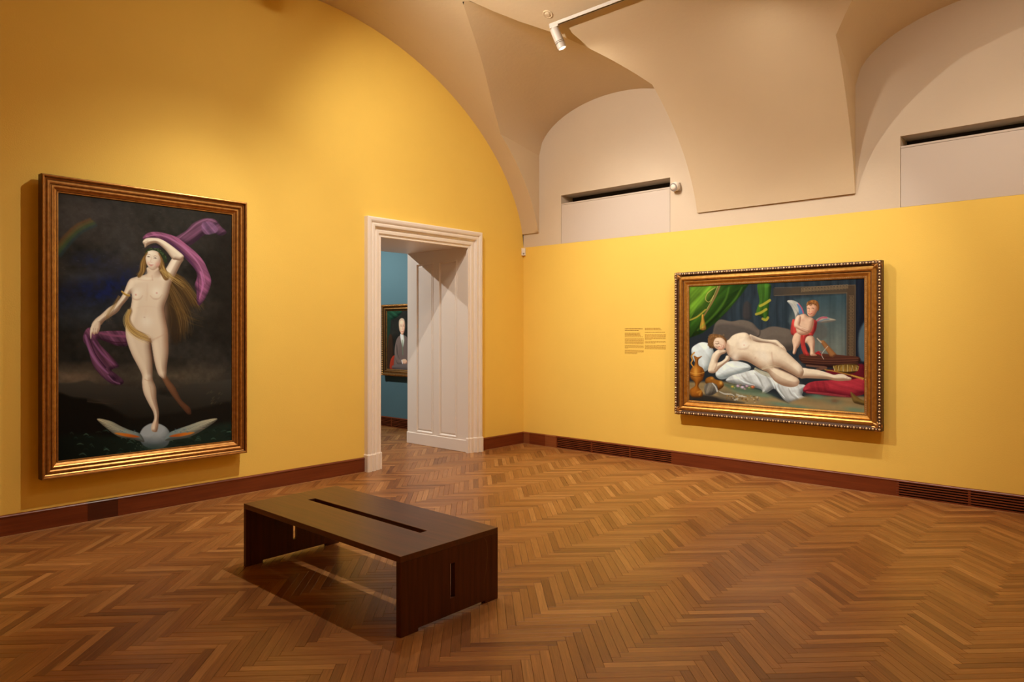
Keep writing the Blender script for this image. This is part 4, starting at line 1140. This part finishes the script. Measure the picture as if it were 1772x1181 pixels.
    p.line([(257.4, 457.6), (260.6, 458.2), (264.4, 457.8)], .5, .9, (186, 92, 82), .8, .8, w2=.4); p.line([(258.6, 460), (262.6, 460.4)], .4, .5, (206, 128, 112), .7, .7)
    p.fill([(257, 462), (270, 463), (276, 478), (250, 478)], (206, 168, 138), 2.5, .45)
    p.hair([(254, 436), (249, 446), (249, 458)], 1.6, 12, [(160, 116, 62), (120, 82, 44)], .5, .8, 33, .6); p.hair([(274, 438), (279, 448), (280, 460)], 1.8, 14, [(160, 116, 62), (110, 74, 40)], .5, .8, 34, .6)
    p.hair([(277, 466), (286, 472), (300, 482), (318, 494)], 4, 22, [(196, 156, 92), (156, 116, 62)], .5, .7, 35, 1.5)
    return p.img

def picture_right():
    c4 = lambda x, y: (1150 + x / 4.43, 590 + y / 4.43)       # drawing units of the sketch
    W_, H_ = 430, 300
    p = Pic([(1195, 496.5), (1497, 481), (1499.5, 715.5), (1195, 694)], W_, H_, c4)
    X, Y = p.X, p.Y
    n1, n2, n3 = fbm(H_, W_, 60, 41), fbm(H_, W_, 22, 45), fbm(H_, W_, 7, 49, 3)
    r = random.Random(5)
    U = lambda y: y - 709        # upper sketch sheet
    def lay(c, a): p.img[:] = p.img * (1 - np.clip(a, 0, 1)[..., None]) + np.array(c) / 255.0 * np.clip(a, 0, 1)[..., None]
    p.img[:] = np.array([38, 41, 44]) / 255.0
    # wall behind: slate blue, hanging in upright streaks
    p.fill([(600, U(230)), (1560, U(200)), (1560, 200), (500, 100)], (41, 47, 51), 6, 1, streak=(.22, 1.57, 3.0, 4), curve=False)
    p.fill([(560, U(400)), (960, U(400)), (1000, U(620)), (520, U(640))], (45, 53, 57), 12, .8, streak=(.2, 1.57, 2.4, 9))
    p.fill([(610, U(440)), (640, U(400)), (670, U(440)), (670, U(540)), (612, U(540))], (70, 54, 46), 3, .6, dark=(40, 34, 34), R=6)
    # framed panel with key border
    p.fill([(1000, U(380)), (1398, U(340)), (1402, 120), (1180, 120), (960, U(560))], (56, 70, 72), 6, 1, grad=((104, 104, 92), 1250, U(380), 1250, 40), streak=(.10, 1.57, 5, 3), curve=False)
    p.fill([(840, U(305)), (1472, U(275)), (1472, U(340)), (840, U(362))], (78, 62, 46), 2, .95, grad=((60, 52, 46), 1000, 0, 820, 0), curve=False)
    p.fill([(1404, U(280)), (1472, U(276)), (1476, 130), (1408, 125)], (76, 58, 42), 1.2, 1, curve=False)
    p.fill([(1472, U(210)), (1560, U(200)), (1560, 230), (1478, 200)], (26, 29, 38), 1.5, 1, curve=False, streak=(.2, 1.57, 2.5, 6))
    p.fill([(1500, U(650)), (1560, U(560)), (1560, 130), (1505, 130)], (96, 110, 112), 4, .8)
    for x in range(1058, 1400, 24):
        y = U(316) - (x - 1058) * .078
        for q in (((x, y + 16), (x, y - 16), (x + 17, y - 16), (x + 17, y + 10), (x + 8, y + 10), (x + 8, y - 4)),): p.line(q, .5, .5, (140, 110, 76), .75, .7, curve=False)
    for y in range(U(360), 110, 26):
        p.line([(1422, y), (1456, y), (1456, y + 17), (1430, y + 17), (1430, y + 9), (1444, y + 9)], .5, .5, (132, 102, 70), .7, .7, curve=False)
    for q in ((( 850, U(300)), (1466, U(276))), ((850, U(360)), (1404, U(336))), ((1404, U(338)), (1408, 120)), ((1468, U(276)), (1474, 125))): p.line(q, .5, .5, (128, 100, 70), .6, .7, curve=False)
    # couch back
    p.fill([(380, U(640)), (400, U(570)), (440, U(545)), (520, U(560)), (600, U(548)), (680, U(570)), (740, U(625)), (820, U(600)), (900, U(605)), (990, U(640)), (1020, 60), (700, 80), (380, 10)], (106, 90, 76), 2, 1, dark=(58, 48, 42), R=16, light=(-.2, -.7))
    p.fill([(400, U(600)), (480, U(580)), (600, U(600)), (700, U(640)), (700, -10), (420, -20)], (74, 64, 58), 5, .6)
    p.line([(740, U(625)), (738, U(660)), (720, U(680))], .8, 1.2, (52, 44, 40), .6, 1.5)
    # green curtain
    GD = (20, 34, 12)
    p.fill([(200, U(290)), (655, U(270)), (590, U(360)), (500, U(470)), (400, U(570)), (300, U(650)), (200, U(690))], (48, 76, 22), 1.5, 1, dark=GD, R=26, light=(-.5, -.3), streak=(.34, 2.35, 6.0, 12), curve=False)
    p.fill([(200, U(290)), (430, U(282)), (385, U(380)), (320, U(470)), (200, U(556))], (100, 130, 36), 1.2, 1, dark=(36, 58, 18), R=16, light=(-.4, -.5), streak=(.28, 2.3, 4.2, 3), curve=False)
    p.line([(200, U(552)), (260, U(524)), (322, U(470))], 1.3, 1.3, (166, 140, 50), .9, .8)
    p.line([(430, U(285)), (395, U(370)), (345, U(460)), (306, U(520))], 1.6, 1.2, (132, 98, 56), .95, .8)
    p.line([(416, U(288)), (375, U(385)), (330, U(470))], .5, .5, (206, 172, 96), .8, .7)
    p.line([(395, U(300)), (340, U(340)), (322, U(390)), (350, U(410)), (385, U(360))], .5, .5, (196, 160, 86), .85, .7)
    p.fill([(294, U(510)), (308, U(510)), (312, U(545)), (326, U(618)), (280, U(622)), (290, U(545))], (186, 136, 50), .8, 1, dark=(96, 62, 24), R=6, streak=(.2, 1.57, 1.1, 3))
    for q in (((500, U(300)), (470, U(400)), (380, U(520)), (260, U(630))), ((600, U(300)), (540, U(400)), (430, U(520)))): p.line(q, .8, 2.2, (100, 136, 40), .5, 3, w2=1); 
    p.line([(640, U(285)), (560, U(390)), (470, U(480)), (350, U(590))], .6, 1.2, (28, 48, 16), .7, 2)
    p.fill([(720, U(275)), (815, U(272)), (822, U(330)), (812, U(400)), (806, U(460)), (800, U(540)), (772, U(560)), (762, U(530)), (712, U(500)), (722, U(440)), (735, U(400))], (66, 100, 32), 1, 1, dark=(24, 42, 14), R=9, streak=(.25, 1.6, 3.2, 7))
    for q in (((740, U(440)), (770, U(425)), (814, U(396))), ((710, U(504)), (745, U(492)), (786, U(466))), ((760, U(540)), (785, U(548)), (800, U(530)))): p.line(q, 2.2, 2.2, (168, 148, 48), .9, 1)
    # pillow, sheet
    WS, WD = (226, 222, 210), (104, 108, 104)
    p.fill([(215, 65), (250, 30), (300, 12), (360, 30), (385, 90), (372, 160), (345, 220), (300, 240), (255, 190), (222, 130)], WS, 1, 1, dark=WD, R=14, light=(-.3, -.6), streak=(.06, .9, 4, 3))
    p.fill([(400, 250), (430, 200), (490, 165), (560, 158), (650, 182), (668, 220), (590, 260), (510, 285), (450, 300), (410, 285)], WS, 1, 1, dark=WD, R=12, light=(-.3, -.7), streak=(.07, .5, 4, 5))
    p.fill([(478, 310), (520, 272), (600, 250), (690, 226), (780, 240), (870, 290), (960, 340), (1050, 336), (1095, 352), (1066, 420), (1110, 440), (1160, 456), (1192, 490), (1150, 500), (1100, 496), (1040, 470), (980, 482), (930, 460), (880, 400), (850, 370), (800, 400), (760, 408), (748, 376), (640, 350), (540, 334)], (216, 210, 198), 1, 1, dark=(92, 90, 86), R=10, light=(-.3, -.6), streak=(.12, 1.1, 4, 8))
    for q in (((780, 260), (820, 320), (840, 370)), ((700, 250), (740, 300), (760, 350)), ((880, 330), (900, 390), (950, 450)), ((960, 370), (990, 420), (1060, 470)), ((600, 270), (640, 310), (690, 340))): p.line(q, .5, 1.6, (140, 136, 128), .6, 2, w2=.5)
    for q in (((860, 330), (880, 380), (930, 440)), ((820, 290), (850, 350), (856, 372)), ((1000, 400), (1050, 450), (1130, 480)), ((560, 280), (620, 320), (700, 345))): p.line(q, .5, 1.4, (240, 236, 226), .7, 1.6, w2=.5)
    p.hair([(700, 215), (760, 245), (830, 270), (870, 290)], 5, 26, [(206, 190, 150), (170, 156, 126), (130, 122, 104)], .5, .6, 61, 1.5)
    # floor
    p.fill([(190, 320), (480, 320), (760, 400), (960, 480), (1090, 430), (1560, 430), (1560, 570), (190, 490)], (146, 118, 78), 5, 1, curve=False, streak=(.10, .10, 6, 2))
    for x, y, a, b in ((620, 395, 26, 6), (760, 420, 22, 5), (900, 490, 26, 4), (1060, 520, 26, 4), (1480, 535, 22, 5), (1310, 470, 14, 5), (1180, 430, 16, 6)): p.blob(x, y, a, b, (104, 126, 100), .8, .12)
    p.fill([(190, 420), (330, 420), (480, 455), (560, 470), (600, 486), (190, 470)], (44, 38, 34), 5, .95); p.fill([(420, 390), (520, 400), (600, 440), (540, 470), (430, 450)], (96, 84, 66), 6, .6)
    p.fill([(480, 330), (600, 350), (745, 380), (720, 405), (560, 385), (470, 350)], (84, 98, 74), 4, .8)
    for i in range(70):
        x = r.uniform(480, 740); p.blob(x, 430 + (x - 480) * .12 + r.uniform(-26, 22), r.uniform(.8, 2.2), r.uniform(.6, 1.2), r.choice([(176, 122, 54), (120, 76, 36), (206, 196, 176), (90, 64, 40), (196, 150, 80)]), .8)
    for q in (((430, 395), (470, 412), (520, 415), (545, 430)), ((560, 415), (600, 430), (640, 436))): p.line(q, .8, 1.4, (200, 190, 172), .8, 1, w2=.5)
    for x, y, c, s_ in ((530, 356, (190, 160, 48), 3), (572, 350, (206, 156, 176), 3.4), (606, 360, (214, 176, 190), 3.6), (640, 352, (196, 140, 150), 3), (684, 358, (206, 92, 40), 4), (660, 364, (120, 130, 60), 3), (590, 342, (120, 96, 70), 2.4), (625, 374, (160, 116, 120), 2.4), (548, 368, (90, 110, 60), 3)):
        p.blob(x, y, s_, s_ * .7, c, .95, 0, 3); p.blob(x - 3, y - 3, s_ * .4, s_ * .3, (236, 216, 200), .5)
    # golden ewer and dishes
    p.fill([(232, 116), (262, 128), (296, 118), (280, 136), (268, 150), (270, 190), (300, 212), (314, 250), (302, 300), (276, 330), (270, 360), (300, 400), (292, 436), (230, 440), (206, 420), (204, 380), (240, 350), (236, 320), (208, 290), (203, 240), (222, 205), (238, 190), (240, 150)], (176, 102, 30), .8, 1, dark=(54, 26, 12), R=9, light=(-.2, -.4))
    p.blob(246, 240, 4, 10, (232, 170, 76), .7); p.blob(290, 250, 2.5, 9, (84, 40, 16), .6); p.line([(206, 248), (256, 258), (312, 246)], .6, .6, (222, 160, 70), .7, .8); p.line([(206, 268), (256, 280), (310, 266)], .5, .5, (80, 40, 16), .7, .8)
    p.line([(236, 92), (214, 120), (222, 150), (212, 176), (232, 206)], 1.2, 1.0, (190, 126, 48), 1, .7); p.line([(258, 400), (290, 390), (276, 420)], 1, 1.4, (206, 140, 54), .6, 1.6)
    p.fill([(330, 290), (372, 278), (400, 300), (450, 316), (462, 350), (430, 380), (380, 384), (340, 350), (320, 320)], (150, 92, 32), 1, 1, dark=(52, 28, 14), R=8, light=(-.1, -.6)); p.blob(440, 326, 3, 3.5, (236, 176, 84), .8); p.blob(372, 292, 3, 2, (220, 156, 70), .7)
    p.fill([(318, 340), (366, 326), (410, 344), (414, 390), (380, 420), (330, 424), (312, 386)], (124, 112, 96), 1, .95, dark=(48, 42, 38), R=9, streak=(.25, 1.9, 2.0, 5)); p.line([(376, 330), (400, 360), (412, 390)], .8, 1.6, (214, 204, 190), .8, 1)
    # red cloth, box, basket
    p.fill([(1250, 230), (1400, 210), (1540, 180), (1560, 320), (1300, 290)], (112, 24, 34), 3, .95, dark=(58, 14, 20), R=14)
    p.fill([(1072, 386), (1096, 340), (1150, 316), (1260, 306), (1380, 300), (1460, 296), (1510, 290), (1560, 320), (1560, 400), (1500, 424), (1440, 438), (1340, 422), (1200, 408), (1110, 404)], (178, 52, 60), 1, 1, dark=(84, 18, 28), R=12, light=(-.2, -.7), streak=(.10, .3, 2.4, 6))
    p.fill([(1130, 326), (1240, 316), (1270, 380), (1150, 388)], (128, 34, 40), 3, .55, streak=(.2, 1.4, 1.6, 3)); p.hair([(1100, 398), (1260, 414), (1440, 434)], 2.0, 30, [(206, 96, 90), (110, 22, 34)], .5, .6, 71, 1.2)
    p.fill([(1040, 112), (1120, 92), (1260, 100), (1400, 112), (1505, 126), (1500, 175), (1420, 196), (1300, 206), (1180, 196), (1070, 172)], (92, 50, 34), .8, 1, grad=((58, 30, 26), 1200, 100, 1200, 200), dark=(36, 18, 16), R=6)
    for y in (128, 146, 164): p.line([(1060, y), (1260, y + 12), (1496, y + 6)], .4, .5, (140, 84, 54), .6, .8)
    p.line([(1100, 190), (1180, 198), (1250, 208), (1180, 222)], 1.6, 2.2, (120, 76, 56), .9, 1)
    p.fill([(1310, 190), (1490, 182), (1480, 240), (1400, 256), (1330, 240)], (104, 72, 28), 1, .9, dark=(44, 26, 14), R=7)
    for i in range(17):
        x = 1316 + i * 11; p.line([(x, 236 - abs(i-8)*.8), (x + (i-8)*1.2, 184 + abs(i - 8)*1.2)], .6, .3, (214, 164, 70) if i % 3 else (240, 206, 130), .9, .6, curve=False)
    p.line([(1240, 222), (1340, 240), (1440, 264), (1540, 290)], .8, 1.2, (176, 122, 48), .95, .8)
    for i in range(8): p.blob(1450 + i * 12, 268 + i * 4, 1.3, 1.6, (226, 170, 74), .8)
    p.fill([(1440, 396), (1476, 420), (1520, 452), (1560, 470), (1560, 500), (1500, 490), (1460, 470)], (128, 96, 44), 1.5, .95, dark=(52, 36, 20), R=7); p.blob(1316, 466, 9, 4.5, (128, 84, 56), .8)
    # winged child
    K, KD = (230, 186, 150), (126, 74, 52)
    p.fill([(946, U(402)), (990, U(396)), (1036, U(420)), (1064, U(470)), (1068, U(496)), (1030, U(510)), (1012, U(548)), (1004, U(500)), (976, U(440))], (188, 176, 156), .8, 1, dark=(86, 84, 84), R=6, streak=(.15, 1.0, 1.8, 4))
    p.fill([(1020, U(424)), (1050, U(442)), (1068, U(490)), (1040, U(500)), (1034, U(460))], (76, 112, 146), 1, .9); p.line([(1034, U(420)), (1060, U(458)), (1072, U(494))], .8, 1.2, (196, 78, 90), .85, .8)
    p.fill([(1170, U(545)), (1220, U(520)), (1270, U(530)), (1325, U(548)), (1260, U(566)), (1200, U(570))], (170, 152, 126), 1, .95, dark=(80, 70, 62), R=5); p.line([(1180, U(552)), (1210, U(530)), (1250, U(528))], 1.4, 1.6, (176, 78, 92), .85, 1); p.line([(1190, U(560)), (1230, U(545)), (1270, U(540))], .6, .9, (84, 104, 124), .8, .8)
    p.fill([(1160, U(600)), (1230, U(580)), (1260, U(640)), (1240, -20), (1170, -10)], (86, 74, 64), 5, .5)
    p.fill([(1160, U(545)), (1174, U(600)), (1150, U(660)), (1100, U(720)), (1000, U(672)), (975, U(640)), (985, U(560)), (1010, U(540))], (190, 62, 54), 1, 1, dark=(92, 24, 26), R=7, streak=(.18, 1.4, 2.2, 2))
    p.fill([(1010, U(650)), (1060, U(640)), (1062, U(690)), (1040, U(750)), (1026, 60), (1010, 100), (992, 96), (996, 50), (988, U(700))], K, .8, 1, dark=KD, R=6, light=(-.5, -.3))
    p.fill([(1080, U(690)), (1110, U(666)), (1150, U(676)), (1162, U(720)), (1158, 60), (1164, 96), (1178, 112), (1150, 116), (1126, 108), (1124, 60), (1104, 20), (1084, U(720))], K, .8, 1, dark=KD, R=6, light=(-.5, -.3))
    p.fill([(1056, U(660)), (1110, U(645)), (1148, U(662)), (1100, U(676)), (1086, U(720)), (1100, 70), (1120, 110), (1080, 106), (1056, 40)], (196, 66, 56), 1, 1, dark=(112, 30, 30), R=5, streak=(.2, 1.4, 1.6, 9))
    p.fill([(1036, U(512)), (1080, U(500)), (1110, U(520)), (1148, U(536)), (1152, U(580)), (1130, U(640)), (1080, U(664)), (1028, U(650)), (1012, U(590)), (1014, U(540))], K, .8, 1, dark=KD, R=9, light=(-.5, -.4))
    p.fill([(1028, U(512)), (1052, U(520)), (1050, U(560)), (1046, U(588)), (1080, U(604)), (1114, U(622)), (1112, U(644)), (1080, U(640)), (1030, U(618)), (1002, U(596)), (1006, U(548))], (236, 194, 160), .8, 1, dark=KD, R=5, light=(-.4, -.5))
    p.line([(1060, U(612)), (1090, U(624)), (1112, U(632))], .4, .6, (150, 92, 68), .6, .9); p.blob(1070, U(548), 3, 2, (200, 136, 112), .5)
    p.fill([(1098, U(420)), (1112, U(404)), (1146, U(396)), (1176, U(410)), (1186, U(440)), (1176, U(480)), (1152, U(516)), (1124, U(522)), (1104, U(504)), (1098, U(460))], (226, 170, 132), .8, 1, dark=(120, 66, 44), R=8, light=(-.6, -.1))
    p.fill([(1096, U(440)), (1102, U(412)), (1124, U(396)), (1156, U(394)), (1184, U(410)), (1194, U(450)), (1184, U(480)), (1172, U(440)), (1140, U(424)), (1112, U(430))], (150, 92, 46), .8, 1, dark=(76, 42, 24), R=4)
    for i in range(26): p.blob(r.uniform(1100, 1190), U(r.uniform(398, 436)), 1.5, 1.0, r.choice([(176, 116, 60), (104, 62, 32)]), .7, r.uniform(0, 3))
    for x in (1110, 1144): p.line([(x - 7, U(458)), (x, U(455)), (x + 8, U(460))], .4, .6, (82, 46, 34), .8, .7)
    p.line([(1122, U(462)), (1114, U(482)), (1124, U(486))], .3, .5, (160, 96, 70), .7, .7); p.line([(1110, U(496)), (1122, U(502)), (1138, U(496))], .5, .7, (160, 56, 50), .85, .7); p.blob(1146, U(484), 3, 2.6, (206, 112, 86), .5)
    # quiver
    p.fill([(1196, U(706)), (1230, U(704)), (1330, 104), (1300, 128), (1280, 120)], (158, 104, 58), .8, 1, dark=(84, 48, 28), R=4, curve=False); p.line([(1262, 40), (1216, 100), (1230, 140)], .4, .5, (214, 200, 180), .8, .7); p.line([(1180, U(690)), (1210, U(720))], 1, 1, (210, 180, 150), .7, .8)
    p.hair([(1170, 96), (1190, 90), (1216, 104)], 3, 10, [(190, 40, 40), (140, 24, 30)], .8, .8, 72, 1)
    # sleeping figure
    S, SD = (236, 208, 174), (128, 88, 62)
    p.fill([(1062, 214), (1120, 216), (1190, 226), (1260, 246), (1310, 262), (1350, 256), (1386, 258), (1420, 276), (1446, 288), (1436, 304), (1400, 308), (1340, 310), (1270, 298), (1190, 292), (1100, 288), (1050, 286)], S, .8, 1, dark=SD, R=8, light=(-.2, -.7))
    p.fill([(660, -48), (700, -36), (760, -14), (820, -8), (868, -6), (900, 20), (930, 50), (946, 84), (934, 88), (914, 72), (890, 64), (866, 40), (800, 22), (720, 14), (670, 2)], S, .8, 1, dark=SD, R=6, light=(-.2, -.6)); p.fill([(670, -40), (740, -10), (820, 6), (860, 20), (760, 18), (690, 2)], (112, 84, 66), 4, .5)
    for q in (((905, 52), (920, 74)), ((918, 50), (936, 76))): p.line(q, .4, .4, (168, 122, 94), .7, .6)
    p.fill([(470, 10), (500, -8), (530, -40), (580, -60), (630, -62), (660, -40), (680, -6), (720, 10), (780, 16), (830, 22), (890, 48), (950, 90), (1010, 146), (1060, 196), (1078, 236), (1066, 276), (1040, 284), (990, 258), (930, 226), (880, 206), (850, 204), (880, 214), (940, 240), (1010, 276), (1040, 300), (1044, 326), (1020, 352), (970, 358), (910, 344), (860, 316), (826, 278), (800, 244), (750, 222), (690, 186), (640, 160), (590, 150), (552, 150), (520, 132), (500, 118), (482, 80), (474, 46)], S, .8, 1, dark=SD, R=16, light=(-.25, -.6), amb=.2)
    p.fill([(482, 116), (502, 120), (506, 150), (470, 180), (430, 214), (400, 246), (366, 252), (342, 238), (346, 200), (362, 150), (374, 110), (392, 88), (420, 70), (468, 70), (482, 84), (470, 98), (446, 108), (432, 124), (414, 168), (444, 160), (470, 140)], S, .8, 1, dark=SD, R=7, light=(-.4, -.5)); p.line([(412, 172), (404, 200), (392, 226)], .4, .8, (150, 104, 78), .6, 1.4)
    for q in (((430, 74), (466, 76)), ((430, 84), (472, 86))): p.line(q, .4, .4, (176, 128, 100), .6, .7)
    for x, y, nx, ny in ((616, 28, 618, 34), (548, 128, 536, 140)):
        p.blob(x, y, 9, 9, (244, 224, 198), .6); p.blob(nx, ny, 1.3, 1.1, (206, 140, 116), .7)
    p.line([(572, 62), (600, 66), (640, 58), (658, 34)], .3, 1.4, (190, 148, 118), .45, 2.6, w2=.3); p.line([(510, 126), (532, 150), (572, 152), (594, 132)], .3, 1.2, (180, 134, 104), .5, 2, w2=.3)
    p.blob(704, 134, 1.0, 1.6, (160, 112, 84), .7, .6); p.line([(648, 110), (700, 130), (770, 160)], .3, .8, (206, 172, 140), .35, 4); p.blob(770, 120, 16, 10, (244, 224, 198), .5, .6)
    p.line([(830, 90), (836, 140), (852, 186), (884, 210)], .5, 1.2, (182, 136, 106), .5, 2.6, w2=.6); p.line([(852, 206), (910, 226), (980, 256), (1040, 290)], .8, 1.4, (112, 74, 54), .75, 1.6, w2=.6)
    p.hair([(756, 220), (800, 208), (850, 196), (900, 210)], 4, 18, [(226, 206, 170), (196, 170, 136)], .4, .5, 73, 1.2)
    p.blob(1030, 200, 10, 7, (244, 222, 194), .5, .7); p.line([(1060, 240), (1052, 268), (1030, 282)], .5, .9, (164, 118, 90), .5, 1.6); p.blob(1010, 330, 9, 5, (226, 186, 156), .5)
    for k in range(4): p.line([(1408 + k*9, 278 + k*3), (1412 + k*9, 300 + k)], .3, .4, (176, 124, 96), .6, .7)
    # head
    p.fill([(340, 10), (346, -30), (370, -50), (420, -48), (466, -28), (486, 0), (474, 40), (440, 50), (380, 60), (350, 50)], (122, 82, 46), .9, 1, dark=(58, 36, 22), R=6)
    p.fill([(384, 10), (400, -18), (436, -24), (466, -6), (480, 24), (478, 48), (462, 66), (436, 74), (404, 62), (386, 40)], (236, 200, 166), .8, 1, dark=(160, 108, 80), R=7, light=(-.3, -.5))
    for i in range(44): p.blob(r.uniform(346, 466), -34 + r.uniform(-12, 12), 1.5, .8, r.choice([(156, 110, 62), (96, 62, 36), (170, 126, 74)]), .5, r.uniform(0, 3))
    for i in range(30): p.blob(r.uniform(340, 384), r.uniform(-30, 66), 1.5, .8, r.choice([(146, 100, 56), (96, 62, 36)]), .5, r.uniform(0, 3))
    p.line([(398, 20), (410, 26), (424, 20)], .4, .7, (96, 62, 46), .8, .7); p.line([(402, 46), (416, 50), (430, 44)], .4, .6, (96, 62, 46), .6, .7); p.line([(396, 6), (410, 6), (424, 10)], .4, .6, (150, 106, 76), .6, .9)
    p.line([(424, 24), (446, 34), (444, 44)], .3, .6, (182, 128, 98), .7, .8); p.line([(456, 34), (460, 48), (454, 56)], .6, .8, (186, 104, 90), .6, .8); p.blob(430, 56, 3.5, 3, (224, 142, 116), .5)
    p.fill([(466, 20), (490, 6), (510, 60), (496, 110), (476, 80)], (176, 130, 100), 4, .45)
    p.img *= (0.965 + 0.07 * n3)[..., None]
    return p.img

def picture_portrait():
    W_, H_ = 140, 180
    p = Pic([(0, 0), (76, 0), (76, 100), (0, 100)], W_, H_, lambda x, y: (x, y))
    n = fbm(H_, W_, 22, 81)
    p.img[:] = np.array([34, 34, 30]) / 255.0
    p.img *= (.7 + .6 * n)[..., None]
    p.fill([(0, 0), (40, 0), (34, 8), (20, 13), (0, 16)], (30, 62, 44), 1, 1, dark=(14, 28, 22), R=6, streak=(.3, .4, 2, 3)); p.fill([(0, 10), (10, 14), (7, 40), (0, 60)], (26, 50, 38), 2, .8)
    p.fill([(3, 46), (16, 46), (17, 100), (2, 100)], (56, 40, 28), 1, .9, dark=(30, 22, 18), R=4)
    p.fill([(10, 84), (20, 76), (26, 84), (24, 100), (8, 100)], (146, 52, 34), 1, 1, dark=(70, 24, 20), R=4)
    # grey coat, stock, hands
    p.fill([(22, 100), (22, 70), (24, 54), (29, 46), (36, 42), (46, 41), (56, 45), (61, 54), (64, 72), (68, 100)], (104, 90, 82), .8, 1, dark=(46, 40, 38), R=12, light=(-.4, -.5))
    p.fill([(24, 56), (28, 58), (30, 72), (36, 82), (44, 84), (44, 90), (32, 92), (24, 84), (21, 70)], (110, 96, 88), .8, 1, dark=(52, 46, 42), R=5)
    p.fill([(37, 40), (45, 40), (48, 50), (44, 62), (40, 54)], (206, 208, 190), .8, 1, dark=(120, 130, 116), R=4); p.line([(42, 50), (43, 62), (44, 74)], 1.2, 1.6, (92, 104, 84), .8, 1)
    p.fill([(42, 83), (52, 82), (56, 87), (50, 91), (42, 89)], (212, 168, 138), .6, 1, dark=(126, 86, 66), R=3); p.line([(41, 84), (43, 90)], 1, 1, (214, 210, 200), .9, .6)
    p.fill([(20, 92), (66, 90), (70, 100), (18, 100)], (96, 88, 84), 1.5, .9, dark=(48, 44, 44), R=5)
    # head
    p.fill([(33, 24), (34, 16), (40, 12.5), (47, 14), (50, 20), (50, 30), (46, 38), (40, 38), (35, 34)], (176, 156, 130), .7, 1, dark=(90, 78, 66), R=4)
    p.fill([(35, 24), (37, 18), (42, 16), (47.5, 18), (49, 24), (48.6, 31), (46, 38), (42.5, 41), (38.6, 38.4), (36, 32)], (222, 180, 150), .7, 1, dark=(138, 96, 74), R=5, light=(-.3, -.5))
    for x in (39, 45.4): p.line([(x - 1.6, 26), (x, 25.4), (x + 1.6, 26)], .4, .5, (70, 46, 38), .8, .6); p.line([(x - 2, 23.6), (x + 1.6, 23.2)], .3, .3, (130, 100, 76), .7, .6, curve=False)
    p.line([(42.6, 25), (43.4, 31), (41.6, 31.6)], .3, .4, (160, 112, 88), .7, .6); p.line([(40, 35), (42.4, 34.8), (45, 35)], .4, .5, (168, 84, 74), .8, .6)
    return p.img

def pigment(img, light):
    """paint colour that reads as img under gallery light of this colour"""
    img = np.clip(img, 0, 1) ** 1.05
    l = np.where(img <= 0.04045, img / 12.92, ((img + 0.055) / 1.055) ** 2.4) / np.array(light)
    l = np.clip(l, 0, 0.95)
    return np.where(l <= 0.0031308, l * 12.92, 1.055 * l ** (1 / 2.4) - 0.055)
canvas(pic_l, LX1 - LX0 - 0.262, LZ1 - LZ0 - 0.262, lambda u, v, p: toL(u + 0.131, v + 0.131, p), 0.035, pigment(picture_left(), (0.95, 0.68, 0.53)))
canvas(pic_r, RY0 - RY1 - 0.338, RZ1 - RZ0 - 0.338, lambda u, v, p: toR(u + 0.169, v + 0.169, p), 0.035, pigment(picture_right(), (1.10, 0.83, 0.64)))
canvas(pic_p, PY0 - PY1 - 0.224, PZ1 - PZ0 - 0.224, lambda u, v, p: toP(u + 0.112, v + 0.112, p), 0.033, pigment(picture_portrait(), (0.55, 0.54, 0.50)))
